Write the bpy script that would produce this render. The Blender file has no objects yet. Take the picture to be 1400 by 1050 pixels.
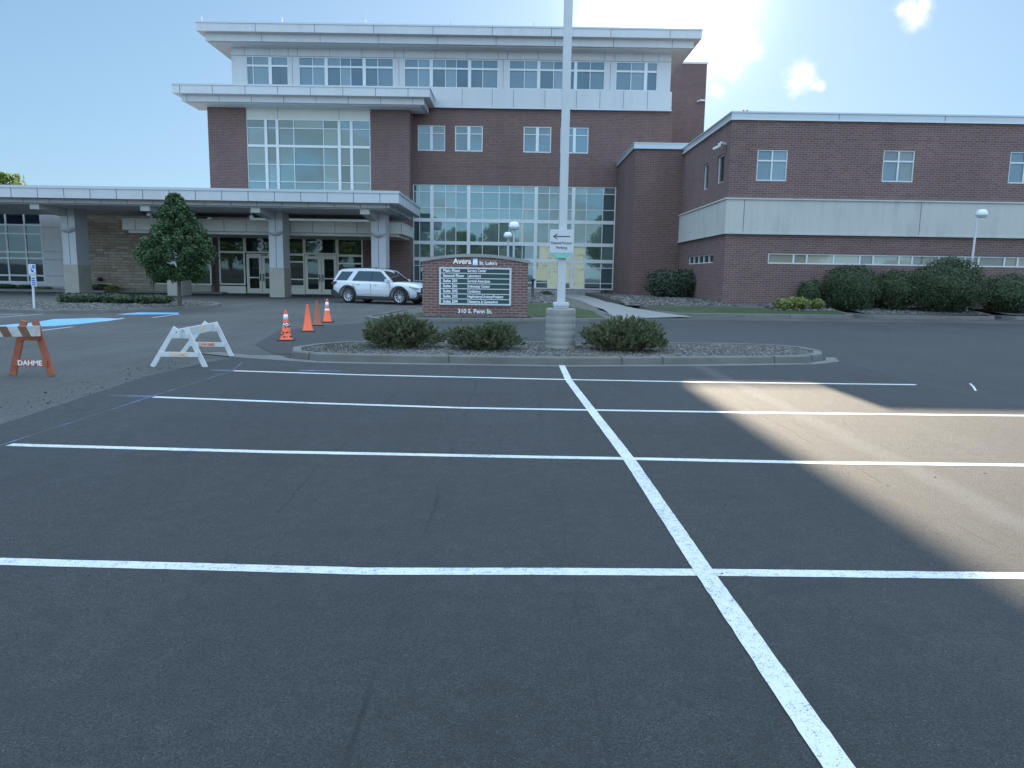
import bpy, bmesh, math, random
from mathutils import Vector, Matrix
random.seed(7)
scn = bpy.context.scene
COL = scn.collection
rad = math.radians

# ------------------------------------------------------------------ camera
F = 1020.0; PITCH = rad(8.26); ROLL = rad(0.9); EYE = 1.65
cam_d = bpy.data.cameras.new('camera'); cam = bpy.data.objects.new('camera', cam_d); COL.objects.link(cam)
cam_d.sensor_fit = 'HORIZONTAL'; cam_d.sensor_width = 36.0; cam_d.lens = 36.0 * F / 1400.0
cam_d.clip_start = 0.05; cam_d.clip_end = 5000
cam.matrix_world = Matrix.Translation((0, 0, EYE)) @ Matrix.Rotation(math.pi/2 - PITCH, 4, 'X') @ Matrix.Rotation(ROLL, 4, 'Z')
scn.camera = cam

def ray(x, y):
    u = (x-700)/F; v = -(y-525)/F
    c, s = math.cos(ROLL), math.sin(ROLL); u, v = u*c - v*s, u*s + v*c
    a = math.pi/2 - PITCH; c, s = math.cos(a), math.sin(a)
    return Vector((u, v*c + s, v*s - c))
def at(x, y, Y):
    d = ray(x, y); t = Y/d.y; return Vector((d.x*t, Y, EYE + d.z*t))
def ax(x, y, Y): return at(x, y, Y).x
def az(x, y, Y): return at(x, y, Y).z
def gz(Y):                                    # the site rises a little towards the building
    return 0.0 if Y < 24 else (0.15*(Y-24)/16 if Y < 40 else 0.15)
def gr(x, y, dz=0.0):
    d = ray(x, y); z = dz; p = None
    for _ in range(12):
        t = (z-EYE)/d.z; p = Vector((d.x*t, d.y*t)); z = gz(p.y) + dz
    return p

# ------------------------------------------------------------------ materials
class NT:
    def __init__(s, m): s.t = m.node_tree; s.n = s.t.nodes; s.l = s.t.links
    def node(s, typ, **k):
        n = s.n.new(typ)
        ins = k.pop('ins', {})
        for a, b in k.items(): setattr(n, a, b)
        for a, b in ins.items():
            if isinstance(b, bpy.types.NodeSocket): s.l.new(b, n.inputs[a])
            else: n.inputs[a].default_value = b
        return n
    def math(s, op, a, b=None, c=None):
        n = s.n.new('ShaderNodeMath'); n.operation = op
        for i, v in enumerate((a, b, c)):
            if v is None: continue
            if isinstance(v, bpy.types.NodeSocket): s.l.new(v, n.inputs[i])
            else: n.inputs[i].default_value = v
        return n.outputs[0]
    def mix(s, f, a, b, blend='MIX'):
        n = s.n.new('ShaderNodeMix'); n.data_type = 'RGBA'; n.blend_type = blend
        for i, v in ((0, f), (6, a), (7, b)):
            if isinstance(v, bpy.types.NodeSocket): s.l.new(v, n.inputs[i])
            elif i == 0: n.inputs[0].default_value = v
            else: n.inputs[i].default_value = (*v, 1)
        return n.outputs[2]
    def noise(s, vec, scale, detail=3, rough=.55, dist=0):
        n = s.node('ShaderNodeTexNoise', ins={'Scale': scale, 'Detail': detail, 'Roughness': rough, 'Distortion': dist})
        s.l.new(vec, n.inputs['Vector']); return n.outputs[0]
    def ramp(s, f, stops):
        n = s.n.new('ShaderNodeValToRGB'); s.l.new(f, n.inputs[0])
        e = n.color_ramp.elements
        while len(e) < len(stops): e.new(0.5)
        for i, (p, c) in enumerate(stops):
            e[i].position = p; e[i].color = (*c, 1) if len(c) == 3 else c
        return n.outputs[0]
    def sstep(s, v, a, b):
        n = s.n.new('ShaderNodeMapRange'); n.interpolation_type = 'SMOOTHSTEP'
        s.l.new(v, n.inputs[0]); n.inputs[1].default_value = a; n.inputs[2].default_value = b
        n.inputs[3].default_value = 0; n.inputs[4].default_value = 1
        return n.outputs[0]
    def scaled(s, vec, sc):
        n = s.n.new('ShaderNodeMapping'); s.l.new(vec, n.inputs[0]); n.inputs['Scale'].default_value = sc; return n.outputs[0]
    def bump(s, h, strength, dist):
        n = s.node('ShaderNodeBump', ins={'Strength': strength, 'Distance': dist}); s.l.new(h, n.inputs['Height']); return n.outputs[0]

def new_mat(name):
    m = bpy.data.materials.new(name); m.use_nodes = True
    t = NT(m); b = t.n['Principled BSDF']
    return m, t, b
def pos(t): return t.node('ShaderNodeNewGeometry').outputs['Position']
def objco(t): return t.node('ShaderNodeTexCoord').outputs['Object']

def plain(name, col, rough=.6, var=.15, scale=3.0, metal=0, spec=.5, bump=0, fine=60.):
    m, t, b = new_mat(name)
    v = pos(t)
    n = t.noise(v, scale, 4); n2 = t.noise(v, fine, 2)
    f = t.math('ADD', t.math('MULTIPLY', n, .7), t.math('MULTIPLY', n2, .3))
    lo = tuple(c*(1-var) for c in col); hi = tuple(min(1, c*(1+var)) for c in col)
    c = t.ramp(f, [(.3, lo), (.7, hi)])
    t.l.new(c, b.inputs['Base Color'])
    b.inputs['Roughness'].default_value = rough; b.inputs['Metallic'].default_value = metal
    b.inputs['Specular IOR Level'].default_value = spec
    if bump: t.l.new(t.bump(n2, .5, bump), b.inputs['Normal'])
    return m

def asphalt(name, dark, light, fleck, rough, seams=True, big=.25, wet=.5, grain=1.0):
    m, t, b = new_mat(name)
    v = pos(t)
    fine = t.noise(v, 150, 3, .75)
    mid = t.noise(v, 38, 4, .65)
    clump = t.noise(v, 7, 4, .6)
    bigv = t.noise(t.scaled(v, (.5, .22, 1)), 1.0, 4, .55)
    pch = t.noise(t.scaled(v, (.16, .3, 1)), 1.0, 3, .5, .6)
    streak = t.noise(t.scaled(v, (2.6, .10, 1)), 1.0, 3, .5, .15)
    # stones in the binder: light grains, dark pits between them
    vor = t.node('ShaderNodeTexVoronoi', ins={'Scale': 135.0, 'Randomness': 1.0}); t.l.new(v, vor.inputs['Vector'])
    rnd = t.node('ShaderNodeSeparateColor'); t.l.new(vor.outputs['Color'], rnd.inputs[0])
    stone_ = t.math('SUBTRACT', 1, t.math('MULTIPLY', vor.outputs['Distance'], 1.35))
    f = t.math('ADD', t.math('MULTIPLY', fine, .30), t.math('ADD', t.math('MULTIPLY', mid, .22), t.math('ADD', t.math('MULTIPLY', stone_, .22), t.math('MULTIPLY', rnd.outputs[2], .22))))
    f = t.math('ADD', f, t.math('MULTIPLY', t.math('SUBTRACT', clump, .5), .22))
    c = t.ramp(f, [(.26, tuple(a*.45 for a in dark)), (.44, dark), (.62, tuple(a*.55+b_*.45 for a, b_ in zip(dark, light))), (.82, light)])
    tone = t.math('ADD', t.math('MULTIPLY', bigv, big*2.4), t.math('ADD', t.math('MULTIPLY', streak, big), t.math('MULTIPLY', pch, big*1.6)))
    tone = t.math('ADD', tone, 1-2.5*big)
    cc = t.node('ShaderNodeVectorMath', operation='SCALE'); t.l.new(c, cc.inputs[0]); t.l.new(tone, cc.inputs['Scale'])
    chip = t.math('MULTIPLY', t.math('LESS_THAN', vor.outputs['Distance'], .30), t.math('GREATER_THAN', rnd.outputs[0], .985))
    c2 = t.mix(t.math('MULTIPLY', chip, .45), cc.outputs[0], fleck)
    h = t.math('ADD', t.math('MULTIPLY', fine, .7), t.math('ADD', stone_, t.math('MULTIPLY', mid, .6)))
    if seams:
        sx = t.node('ShaderNodeSeparateXYZ'); t.l.new(v, sx.inputs[0])
        wob = t.math('MULTIPLY', t.math('SUBTRACT', t.noise(t.scaled(v, (.2, 1.1, 1)), 1.0, 3), .5), .16)
        # scuffed, darker smears where the roller turned
        sm = t.sstep(t.noise(t.scaled(v, (.45, 1.5, 1)), 1.0, 4, .6, .8), .56, .74)
        c2 = t.mix(t.math('MULTIPLY', sm, .50), c2, tuple(a*.5 for a in dark))
        oil = t.node('ShaderNodeTexVoronoi', ins={'Scale': .9, 'Randomness': 1.0})
        t.l.new(t.node('ShaderNodeVectorMath', operation='ADD', ins={0: v, 1: (.3, .1, 0)}).outputs[0], oil.inputs['Vector'])
        orc = t.node('ShaderNodeSeparateColor'); t.l.new(oil.outputs['Color'], orc.inputs[0])
        ob_ = t.math('ADD', oil.outputs['Distance'], t.math('MULTIPLY', t.math('SUBTRACT', mid, .5), .25))
        om_ = t.math('MULTIPLY', t.math('SUBTRACT', 1, t.sstep(ob_, .03, .17)), t.math('GREATER_THAN', orc.outputs[0], .72))
        c2 = t.mix(t.math('MULTIPLY', om_, .5), c2, tuple(a*.45 for a in dark))
        dark_l = None
        for x0, w, amp in ((3.05, .022, .75), (3.26, .016, .5), (-.55, .018, .8), (-1.62, .020, .7), (.35, .014, .5), (-2.9, .014, .5), (5.2, .016, .4)):
            d = t.math('ABSOLUTE', t.math('SUBTRACT', t.math('ADD', sx.outputs[0], wob), x0))
            ln = t.math('MULTIPLY', t.math('SUBTRACT', 1, t.sstep(d, w*.25, w)), amp)
            dark_l = ln if dark_l is None else t.math('MAXIMUM', dark_l, ln)
        brk = t.sstep(t.noise(t.scaled(v, (.3, .7, 1)), 1.0, 2), .42, .58)
        dark_l = t.math('MULTIPLY', dark_l, brk)
        c2 = t.mix(dark_l, c2, tuple(a*.3 for a in dark))
        # lighter ridge beside the paving joint
        rd = t.math('ABSOLUTE', t.math('SUBTRACT', t.math('ADD', sx.outputs[0], t.math('MULTIPLY', wob, 2.0)), 3.55))
        rdg = t.math('MULTIPLY', t.math('SUBTRACT', 1, t.sstep(rd, .03, .22)), .20)
        c2 = t.mix(rdg, c2, tuple(a*1.9 for a in light))
        h = t.math('SUBTRACT', h, t.math('MULTIPLY', dark_l, 1.2))
    t.l.new(c2, b.inputs['Base Color'])
    b.inputs['Roughness'].default_value = rough
    b.inputs['Specular IOR Level'].default_value = wet
    t.l.new(t.bump(h, .8*grain, .010), b.inputs['Normal'])
    return m

def brick(name, c1, c2, mortar, bw=.3, bh=.1, ms=.012):
    m, t, b = new_mat(name)
    v = pos(t); s = t.node('ShaderNodeSeparateXYZ'); t.l.new(v, s.inputs[0])
    u = t.math('ADD', s.outputs[0], s.outputs[1])
    cb = t.node('ShaderNodeCombineXYZ'); t.l.new(u, cb.inputs[0]); t.l.new(s.outputs[2], cb.inputs[1])
    br = t.node('ShaderNodeTexBrick', ins={'Color1': (*c1, 1), 'Color2': (*c2, 1), 'Mortar': (*mortar, 1), 'Scale': 1.0,
        'Mortar Size': ms, 'Mortar Smooth': .15, 'Bias': -.1, 'Brick Width': bw, 'Row Height': bh})
    t.l.new(cb.outputs[0], br.inputs['Vector'])
    n = t.noise(v, .35, 4); n2 = t.noise(v, 9, 3)
    st = t.noise(t.scaled(v, (1.6, 1.6, .16)), 1.0, 4, .6)
    tone = t.math('ADD', .52, t.math('ADD', t.math('MULTIPLY', n, .40), t.math('ADD', t.math('MULTIPLY', n2, .26), t.math('MULTIPLY', st, .30))))
    cc = t.node('ShaderNodeVectorMath', operation='SCALE'); t.l.new(br.outputs[0], cc.inputs[0]); t.l.new(tone, cc.inputs['Scale'])
    t.l.new(cc.outputs[0], b.inputs['Base Color']); b.inputs['Roughness'].default_value = .85
    t.l.new(t.bump(t.math('SUBTRACT', 1, br.outputs[1]), .4, .01), b.inputs['Normal'])
    return m

def glass(name, a, b_, ior=2.1, rough=.02):
    m, t, b = new_mat(name)
    g = t.node('ShaderNodeNewGeometry'); r = g.outputs['Random Per Island']
    v = g.outputs['Position']
    n = t.noise(t.scaled(v, (1.2, 1.2, .5)), 1.0, 2)
    f = t.math('ADD', t.math('MULTIPLY', r, .8), t.math('MULTIPLY', n, .3))
    c = t.ramp(f, [(.15, a), (.95, b_)])
    t.l.new(c, b.inputs['Base Color'])
    b.inputs['Roughness'].default_value = rough; b.inputs['IOR'].default_value = ior
    b.inputs['Specular Tint'].default_value = (.72, .95, 1, 1)
    w = t.noise(v, .7, 2)
    t.l.new(t.bump(w, .06, .02), b.inputs['Normal'])
    return m

def leaf(name, cols, trans=.25, rough=.55):
    m, t, b = new_mat(name)
    g = t.node('ShaderNodeNewGeometry')
    n = t.noise(g.outputs['Position'], 1.6, 3)
    f = t.math('ADD', t.math('MULTIPLY', g.outputs['Random Per Island'], .6), t.math('MULTIPLY', n, .5))
    k = len(cols)
    c = t.ramp(f, [(.15+.75*i/(k-1), cc) for i, cc in enumerate(cols)])
    t.l.new(c, b.inputs['Base Color']); b.inputs['Roughness'].default_value = rough; b.inputs['Specular IOR Level'].default_value = .3
    tr = t.node('ShaderNodeBsdfTranslucent'); t.l.new(c, tr.inputs[0])
    mx = t.node('ShaderNodeMixShader', ins={0: trans}); t.l.new(b.outputs[0], mx.inputs[1]); t.l.new(tr.outputs[0], mx.inputs[2])
    t.l.new(mx.outputs[0], t.n['Material Output'].inputs[0])
    return m

M = {}
M['lot'] = asphalt('new_asphalt', (.017, .018, .019), (.092, .092, .091), (.34, .33, .31), .85, wet=.70, big=.50)
M['old'] = asphalt('old_asphalt', (.085, .083, .077), (.225, .220, .205), (.30, .29, .28), .80, seams=False, big=.34, wet=.35)
M['drive'] = asphalt('driveway_asphalt', (.030, .031, .032), (.095, .096, .097), (.26, .25, .24), .74, seams=False, big=.28)
def paint(name, col, wear=.38, bump=True):
    m, t, b = new_mat(name); v = pos(t)
    f = t.noise(v, 130, 3, .7); g2 = t.noise(v, 30, 3, .6); g3 = t.noise(v, 1.3, 3)
    k = t.math('ADD', t.math('MULTIPLY', f, .6), t.math('ADD', t.math('MULTIPLY', g2, .3), t.math('MULTIPLY', g3, .12)))
    msk = t.sstep(k, wear-.05, wear+.06)
    c = t.mix(msk, (.10, .105, .11), t.ramp(g3, [(.3, tuple(c*.9 for c in col)), (.7, col)]))
    t.l.new(c, b.inputs['Base Color']); b.inputs['Roughness'].default_value = .62
    t.l.new(t.bump(f, .5, .004), b.inputs['Normal'])
    return m
M['line'] = paint('white_line_paint', (.59, .61, .61), .44)
M['line_old'] = paint('worn_line_paint', (.55, .56, .56), .48)
M['blue_paint'] = paint('blue_stall_paint', (.17, .43, .74), .45)
def chalk(name):
    m, t, b = new_mat(name); v = pos(t)
    f = t.noise(v, 40, 4, .7); f2 = t.noise(v, 2.2, 3)
    msk = t.math('MULTIPLY', t.sstep(f, .40, .68), t.sstep(f2, .38, .75))
    t.l.new(t.mix(msk, (.034, .035, .038), (.17, .26, .56)), b.inputs['Base Color']); b.inputs['Roughness'].default_value = .75
    return m
M['chalk'] = chalk('blue_chalk')
M['brick'] = brick('red_brick', (.112, .053, .047), (.152, .075, .067), (.20, .165, .15))
M['brick_sign'] = brick('sign_brick', (.140, .062, .054), (.195, .092, .078), (.25, .215, .20), .30, .10, .012)
M['brick_wing'] = brick('wing_brick', (.124, .062, .056), (.168, .090, .080), (.21, .17, .155), .30, .10, .012)
M['stone'] = None
def stone():
    m, t, b = new_mat('tan_ashlar'); v = pos(t); s = t.node('ShaderNodeSeparateXYZ'); t.l.new(v, s.inputs[0])
    u = t.math('ADD', s.outputs[0], s.outputs[1])
    cb = t.node('ShaderNodeCombineXYZ'); t.l.new(u, cb.inputs[0]); t.l.new(s.outputs[2], cb.inputs[1])
    br = t.node('ShaderNodeTexBrick', ins={'Color1': (.27, .215, .155, 1), 'Color2': (.40, .34, .27, 1), 'Mortar': (.14, .12, .10, 1), 'Scale': 1.0,
        'Mortar Size': .012, 'Bias': 0.0, 'Brick Width': .85, 'Row Height': .19}, squash=.6, squash_frequency=3, offset=.37)
    t.l.new(cb.outputs[0], br.inputs['Vector'])
    n = t.noise(v, 4, 4); n2 = t.noise(t.scaled(v, (1, 1, 4)), .9, 3)
    tone = t.math('ADD', .6, t.math('ADD', t.math('MULTIPLY', n, .5), t.math('MULTIPLY', n2, .35)))
    cc = t.node('ShaderNodeVectorMath', operation='SCALE'); t.l.new(br.outputs[0], cc.inputs[0]); t.l.new(tone, cc.inputs['Scale'])
    t.l.new(cc.outputs[0], b.inputs['Base Color']); b.inputs['Roughness'].default_value = .9
    t.l.new(t.bump(t.math('ADD', n, br.outputs[1]), .6, .03), b.inputs['Normal'])
    return m
M['stone'] = stone()
M['panel'] = plain('pale_metal_panel', (.47, .48, .49), .42, .05, .5)
M['panel_warm'] = plain('warm_metal_panel', (.54, .53, .48), .5, .05, .5)
M['soffit'] = plain('grey_soffit', (.52, .53, .53), .6, .06, .6)
M['joint'] = plain('panel_joint', (.10, .11, .12), .8, .1)
M['frame'] = plain('pale_window_frame', (.58, .60, .60), .4, .04, 2)
M['alu'] = plain('beige_aluminium', (.72, .69, .58), .45, .05, 2)
M['band'] = plain('precast_band', (.46, .455, .42), .75, .07, .5, bump=.004)
M['concrete'] = plain('concrete', (.27, .265, .25), .85, .18, 1.7, bump=.006)
M['concrete_col'] = plain('column_concrete', (.36, .33, .28), .85, .10, 1.7, bump=.004)
M['kerb'] = plain('kerb_concrete', (.125, .120, .110), .85, .28, 1.3, bump=.008, fine=40)
M['kerb_joint'] = plain('kerb_joint', (.05, .05, .05), .9, .2)
M['walk'] = plain('walk_concrete', (.21, .205, .195), .8, .10, .8, bump=.003)
def streaky(name, col, rough, amp, metal=0):
    m, t, b = new_mat(name); v = pos(t)
    a = t.noise(t.scaled(v, (2.2, 2.2, .22)), 1.0, 5, .62); g = t.noise(v, .45, 3); h = t.noise(v, 14, 3)
    k = t.math('ADD', t.math('MULTIPLY', a, .55), t.math('ADD', t.math('MULTIPLY', g, .3), t.math('MULTIPLY', h, .15)))
    t.l.new(t.ramp(k, [(.34, tuple(c*(1-amp) for c in col)), (.5, col), (.68, tuple(min(1, c*(1+amp*.4)) for c in col))]), b.inputs['Base Color'])
    b.inputs['Roughness'].default_value = rough; b.inputs['Metallic'].default_value = metal
    return m
M['band'] = streaky('precast_band', (.44, .435, .40), .8, .22)
M['panel'] = streaky('pale_metal_panel', (.48, .485, .49), .42, .10)
M['panel_warm'] = streaky('warm_metal_panel', (.56, .545, .49), .5, .10)
M['concrete'] = streaky('concrete', (.28, .27, .25), .85, .30)
M['coping'] = plain('metal_coping', (.42, .45, .47), .35, .05, 1, metal=.25)
M['glass'] = glass('tinted_window_glass', (.018, .028, .040), (.060, .075, .090), 2.0)
M['glass_strip'] = glass('low_strip_glass', (.10, .10, .085), (.34, .32, .25), 1.6)  # pale warm base colour stands in for a bright reflection in the panes
M['glass_blind'] = glass('window_glass_with_blinds', (.035, .045, .065), (.17, .20, .22), 1.7)
M['glass_teal'] = glass('teal_curtain_wall_glass', (.022, .045, .048), (.12, .16, .155), 2.0)
M['glass_dark'] = glass('dark_entrance_glass', (.008, .012, .012), (.020, .030, .026), 1.6)
M['glass_navy'] = glass('navy_window_glass', (.006, .008, .016), (.012, .018, .03), 1.6)
M['white'] = plain('white_paint', (.58, .59, .59), .5, .05, 4)
M['white_sign'] = plain('white_sign_face', (.55, .56, .57), .5, .04, 4)
M['letter'] = plain('white_lettering', (.88, .88, .87), .5, .02)
M['pole'] = plain('pale_pole_paint', (.50, .51, .52), .4, .04, 3)
M['pole_side'] = plain('lamp_post_grey', (.42, .44, .46), .4, .05, 3)
M['lamp_head'] = plain('lamp_head_white', (.70, .72, .74), .35, .04, 3)
M['lens'] = plain('lamp_lens', (.50, .52, .52), .25, .05, 3)
M['dark'] = plain('dark_metal', (.03, .032, .035), .5, .1, 4)
M['black'] = plain('black_plastic', (.018, .018, .02), .55, .1, 5)
M['rubber'] = plain('black_rubber', (.022, .022, .023), .8, .15, 8, bump=.003)
M['signgreen'] = plain('directory_green', (.022, .062, .058), .45, .06, 3)
M['tealsign'] = plain('teal_sign_foot', (.20, .50, .40), .5, .04, 3)
M['emblem'] = plain('emblem_teal', (.10, .28, .40), .5, .05)
M['orange'] = plain('cone_orange', (.80, .115, .040), .55, .12, 6, fine=30)
M['orange_old'] = plain('faded_cone_brown', (.30, .095, .055), .75, .28, 5, fine=25)
M['reflect'] = plain('reflective_collar', (.80, .80, .80), .4, .08, 12)
M['wood_orange'] = plain('orange_board', (.33, .095, .050), .75, .25, 4, fine=22)
M['wood_dirty'] = plain('dirty_white_board', (.46, .45, .42), .75, .22, 5, fine=20)
M['brown_stripe'] = plain('brown_stripe', (.16, .075, .045), .75, .2, 5)
M['orange_text'] = plain('orange_lettering', (.75, .20, .08), .6, .15, 9)
M['orange_faint'] = plain('faded_orange_lettering', (.80, .50, .30), .6, .15, 9)
M['carpaint'] = plain('white_car_paint', (.56, .58, .60), .18, .02, 1)
M['carpaint'].node_tree.nodes['Principled BSDF'].inputs['Coat Weight'].default_value = .7
M['carglass'] = glass('car_glass', (.006, .008, .010), (.014, .017, .02), 1.7)
M['alloy'] = plain('alloy_wheel', (.55, .56, .58), .3, .06, 9, metal=.7)
M['chrome'] = plain('chrome_trim', (.65, .66, .68), .2, .05, 9, metal=.9)
M['headlamp'] = plain('headlamp_lens', (.34, .37, .40), .12, .1, 9)
M['tail'] = plain('tail_lamp_red', (.13, .01, .012), .25, .1, 9)
M['hcblue'] = plain('accessible_sign_blue', (.03, .12, .46), .5, .05, 6)
M['redlamp'] = plain('red_beacon', (.50, .03, .025), .4, .1, 9)
M['bark'] = plain('bark', (.10, .080, .062), .9, .3, 6, bump=.02, fine=25)
M['soil'] = plain('soil_mulch', (.10, .092, .080), .95, .3, 5, bump=.02)
M['leaf_tree'] = leaf('pear_leaves', [(.028, .055, .024), (.050, .095, .036), (.090, .140, .052)], .22)
M['leaf_far'] = leaf('far_tree_leaves', [(.07, .11, .03), (.12, .18, .05), (.19, .25, .07)], .5)
M['leaf_juniper'] = leaf('juniper_sprays', [(.075, .092, .052), (.120, .140, .074), (.180, .195, .100)], .12, .65)
M['leaf_hedge'] = leaf('hedge_leaves', [(.032, .050, .026), (.050, .074, .036), (.080, .105, .050)], .15)
M['leaf_grey'] = leaf('grey_green_leaves', [(.035, .055, .035), (.055, .08, .05), (.085, .11, .07)], .2)
M['leaf_yellow'] = leaf('yellow_green_leaves', [(.13, .15, .04), (.19, .21, .06), (.25, .27, .09)], .25)
M['pebble'] = leaf('pebbles', [(.04, .038, .035), (.095, .09, .082), (.22, .21, .19)], 0, .8)
M['crumb'] = leaf('asphalt_crumbs', [(.014, .015, .016), (.03, .03, .032), (.06, .06, .06)], 0, .9)
M['grass'] = None
def grass():
    m, t, b = new_mat('lawn_grass'); v = pos(t)
    f = t.noise(v, 24, 4, .7); g2 = t.noise(v, .8, 3)
    k = t.math('ADD', t.math('MULTIPLY', f, .6), t.math('MULTIPLY', g2, .4))
    t.l.new(t.ramp(k, [(.3, (.030, .048, .020)), (.5, (.055, .078, .034)), (.72, (.090, .108, .050))]), b.inputs['Base Color'])
    b.inputs['Roughness'].default_value = .85; b.inputs['Specular IOR Level'].default_value = .2
    t.l.new(t.bump(f, .9, .05), b.inputs['Normal']); return m
M['grass'] = grass()
M['pale_wall'] = plain('pale_stucco', (.62, .63, .56), .8, .06, 1)
M['blind'] = plain('window_blind', (.5, .5, .48), .8, .05)

# ------------------------------------------------------------------ mesh builder
class MB:
    def __init__(s): s.v = []; s.f = []; s.m = []; s.sm = []
    def add(s, vs, fs, mi=0, smooth=False):
        o = len(s.v); s.v += [tuple(v) for v in vs]
        for f in fs: s.f.append(tuple(i+o for i in f)); s.m.append(mi); s.sm.append(smooth)
        return s
    def box(s, x0, x1, y0, y1, z0, z1, mi=0):
        if x0 > x1: x0, x1 = x1, x0
        if y0 > y1: y0, y1 = y1, y0
        if z0 > z1: z0, z1 = z1, z0
        vs = [(x0,y0,z0),(x1,y0,z0),(x1,y1,z0),(x0,y1,z0),(x0,y0,z1),(x1,y0,z1),(x1,y1,z1),(x0,y1,z1)]
        return s.add(vs, [(0,3,2,1),(4,5,6,7),(0,1,5,4),(1,2,6,5),(2,3,7,6),(3,0,4,7)], mi)
    def bar(s, p0, p1, w, h, mi=0, up=(0,0,1)):         # box section from p0 to p1
        p0, p1 = Vector(p0), Vector(p1); d = (p1-p0).normalized(); u = Vector(up)
        if abs(d.dot(u)) > .98: u = Vector((1,0,0))
        a = d.cross(u).normalized(); b = a.cross(d).normalized()
        vs = []
        for p in (p0, p1):
            for i, j in ((-1,-1),(1,-1),(1,1),(-1,1)): vs.append(p + a*i*w/2 + b*j*h/2)
        return s.add(vs, [(3,2,1,0),(4,5,6,7),(0,1,5,4),(1,2,6,5),(2,3,7,6),(3,0,4,7)], mi)
    def tube(s, pts, rs, n=12, mi=0, caps=True, smooth=True):
        pts = [Vector(p) for p in pts]; vs = []; fs = []
        for i, p in enumerate(pts):
            d = (pts[min(i+1, len(pts)-1)] - pts[max(i-1, 0)]).normalized()
            u = Vector((0,0,1)) if abs(d.z) < .9 else Vector((1,0,0))
            a = d.cross(u).normalized(); b = d.cross(a).normalized()
            for k in range(n):
                t = 2*math.pi*k/n; vs.append(p + (a*math.cos(t) + b*math.sin(t))*rs[i])
        for i in range(len(pts)-1):
            for k in range(n):
                k2 = (k+1) % n; fs.append((i*n+k, i*n+k2, (i+1)*n+k2, (i+1)*n+k))
        s.add(vs, fs, mi, smooth)
        if caps:
            s.add(vs[:n], [tuple(range(n))], mi); s.add(vs[-n:], [tuple(range(n-1, -1, -1))], mi)
        return s
    def lathe(s, prof, c=(0,0,0), n=24, mi=0, smooth=True):
        vs = []; fs = []
        for r, z in prof:
            for k in range(n):
                t = 2*math.pi*k/n; vs.append((c[0]+r*math.cos(t), c[1]+r*math.sin(t), c[2]+z))
        for i in range(len(prof)-1):
            for k in range(n):
                k2 = (k+1) % n; fs.append((i*n+k, i*n+k2, (i+1)*n+k2, (i+1)*n+k))
        return s.add(vs, fs, mi, smooth)
    def prism(s, poly, fn, d0, d1, mi=0):               # 2-D polygon extruded, fn(u, v, d) -> point
        n = len(poly); vs = [fn(u, v, d0) for u, v in poly] + [fn(u, v, d1) for u, v in poly]
        fs = [tuple(range(n-1, -1, -1)), tuple(range(n, 2*n))] + [(i, (i+1) % n, n+(i+1) % n, n+i) for i in range(n)]
        return s.add(vs, fs, mi)
    def build(s, name, mats, parent=None, bevel=0, local=False, fix=False):
        if not isinstance(mats, (list, tuple)): mats = [mats]
        me = bpy.data.meshes.new(name)
        off = Vector((0,0,0))
        if parent is not None and not local:
            p = parent
            while p is not None: off += p.location; p = p.parent
        me.from_pydata([(v[0]-off.x, v[1]-off.y, v[2]-off.z) for v in s.v], [], s.f)
        for m in mats: me.materials.append(m)
        me.polygons.foreach_set('material_index', s.m); me.polygons.foreach_set('use_smooth', s.sm)
        if fix or bevel:
            bm = bmesh.new(); bm.from_mesh(me)
            if bevel:
                bmesh.ops.remove_doubles(bm, verts=bm.verts, dist=1e-5) if False else None
                es = [e for e in bm.edges if len(e.link_faces) == 2 and e.calc_face_angle(0) > .6]
                bmesh.ops.bevel(bm, geom=es, offset=bevel, segments=2, affect='EDGES', profile=.6)
            bmesh.ops.recalc_face_normals(bm, faces=bm.faces); bm.to_mesh(me); bm.free()
        me.update()
        o = bpy.data.objects.new(name, me); COL.objects.link(o)
        if parent is not None: o.parent = parent
        return o

def tag(o, label=None, cat=None, group=None, kind=None):
    if label: o['label'] = label
    if cat: o['category'] = cat
    if group: o['group'] = group
    if kind: o['kind'] = kind
    return o
def thing(name, label, cat, loc=(0,0,0), group=None, rz=0):
    o = bpy.data.objects.new(name, None); COL.objects.link(o); o.location = loc; o.rotation_euler.z = rz
    o.empty_display_size = .2
    return tag(o, label, cat, group)
def struct(o): o['kind'] = 'structure'; return o
def copy_tree(o, parent=None):
    c = o.copy(); COL.objects.link(c)
    if parent is not None: c.parent = parent
    for ch in list(o.children): copy_tree(ch, c)
    return c
def lettering(name, body, size, mat, parent, loc, rot=(math.pi/2,0,0), align='CENTER', bold=0, depth=.004, sx=1, local=False):
    cu = bpy.data.curves.new(name, 'FONT'); cu.body = body; cu.size = size; cu.align_x = align; cu.align_y = 'CENTER'
    cu.extrude = depth; cu.offset = bold; cu.resolution_u = 3
    tmp = bpy.data.objects.new(name, cu); COL.objects.link(tmp)
    dg = bpy.context.evaluated_depsgraph_get(); me = bpy.data.meshes.new_from_object(tmp.evaluated_get(dg))
    bpy.data.objects.remove(tmp); bpy.data.curves.remove(cu)
    me.name = name; me.materials.clear(); me.materials.append(mat)
    o = bpy.data.objects.new(name, me); COL.objects.link(o)
    off = Vector((0,0,0))
    if parent is not None:
        o.parent = parent
        if not local:
            p = parent
            while p is not None: off += p.location; p = p.parent
    o.location = Vector(loc) - off; o.rotation_euler = rot; o.scale = (sx, 1, 1)
    return o

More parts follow.
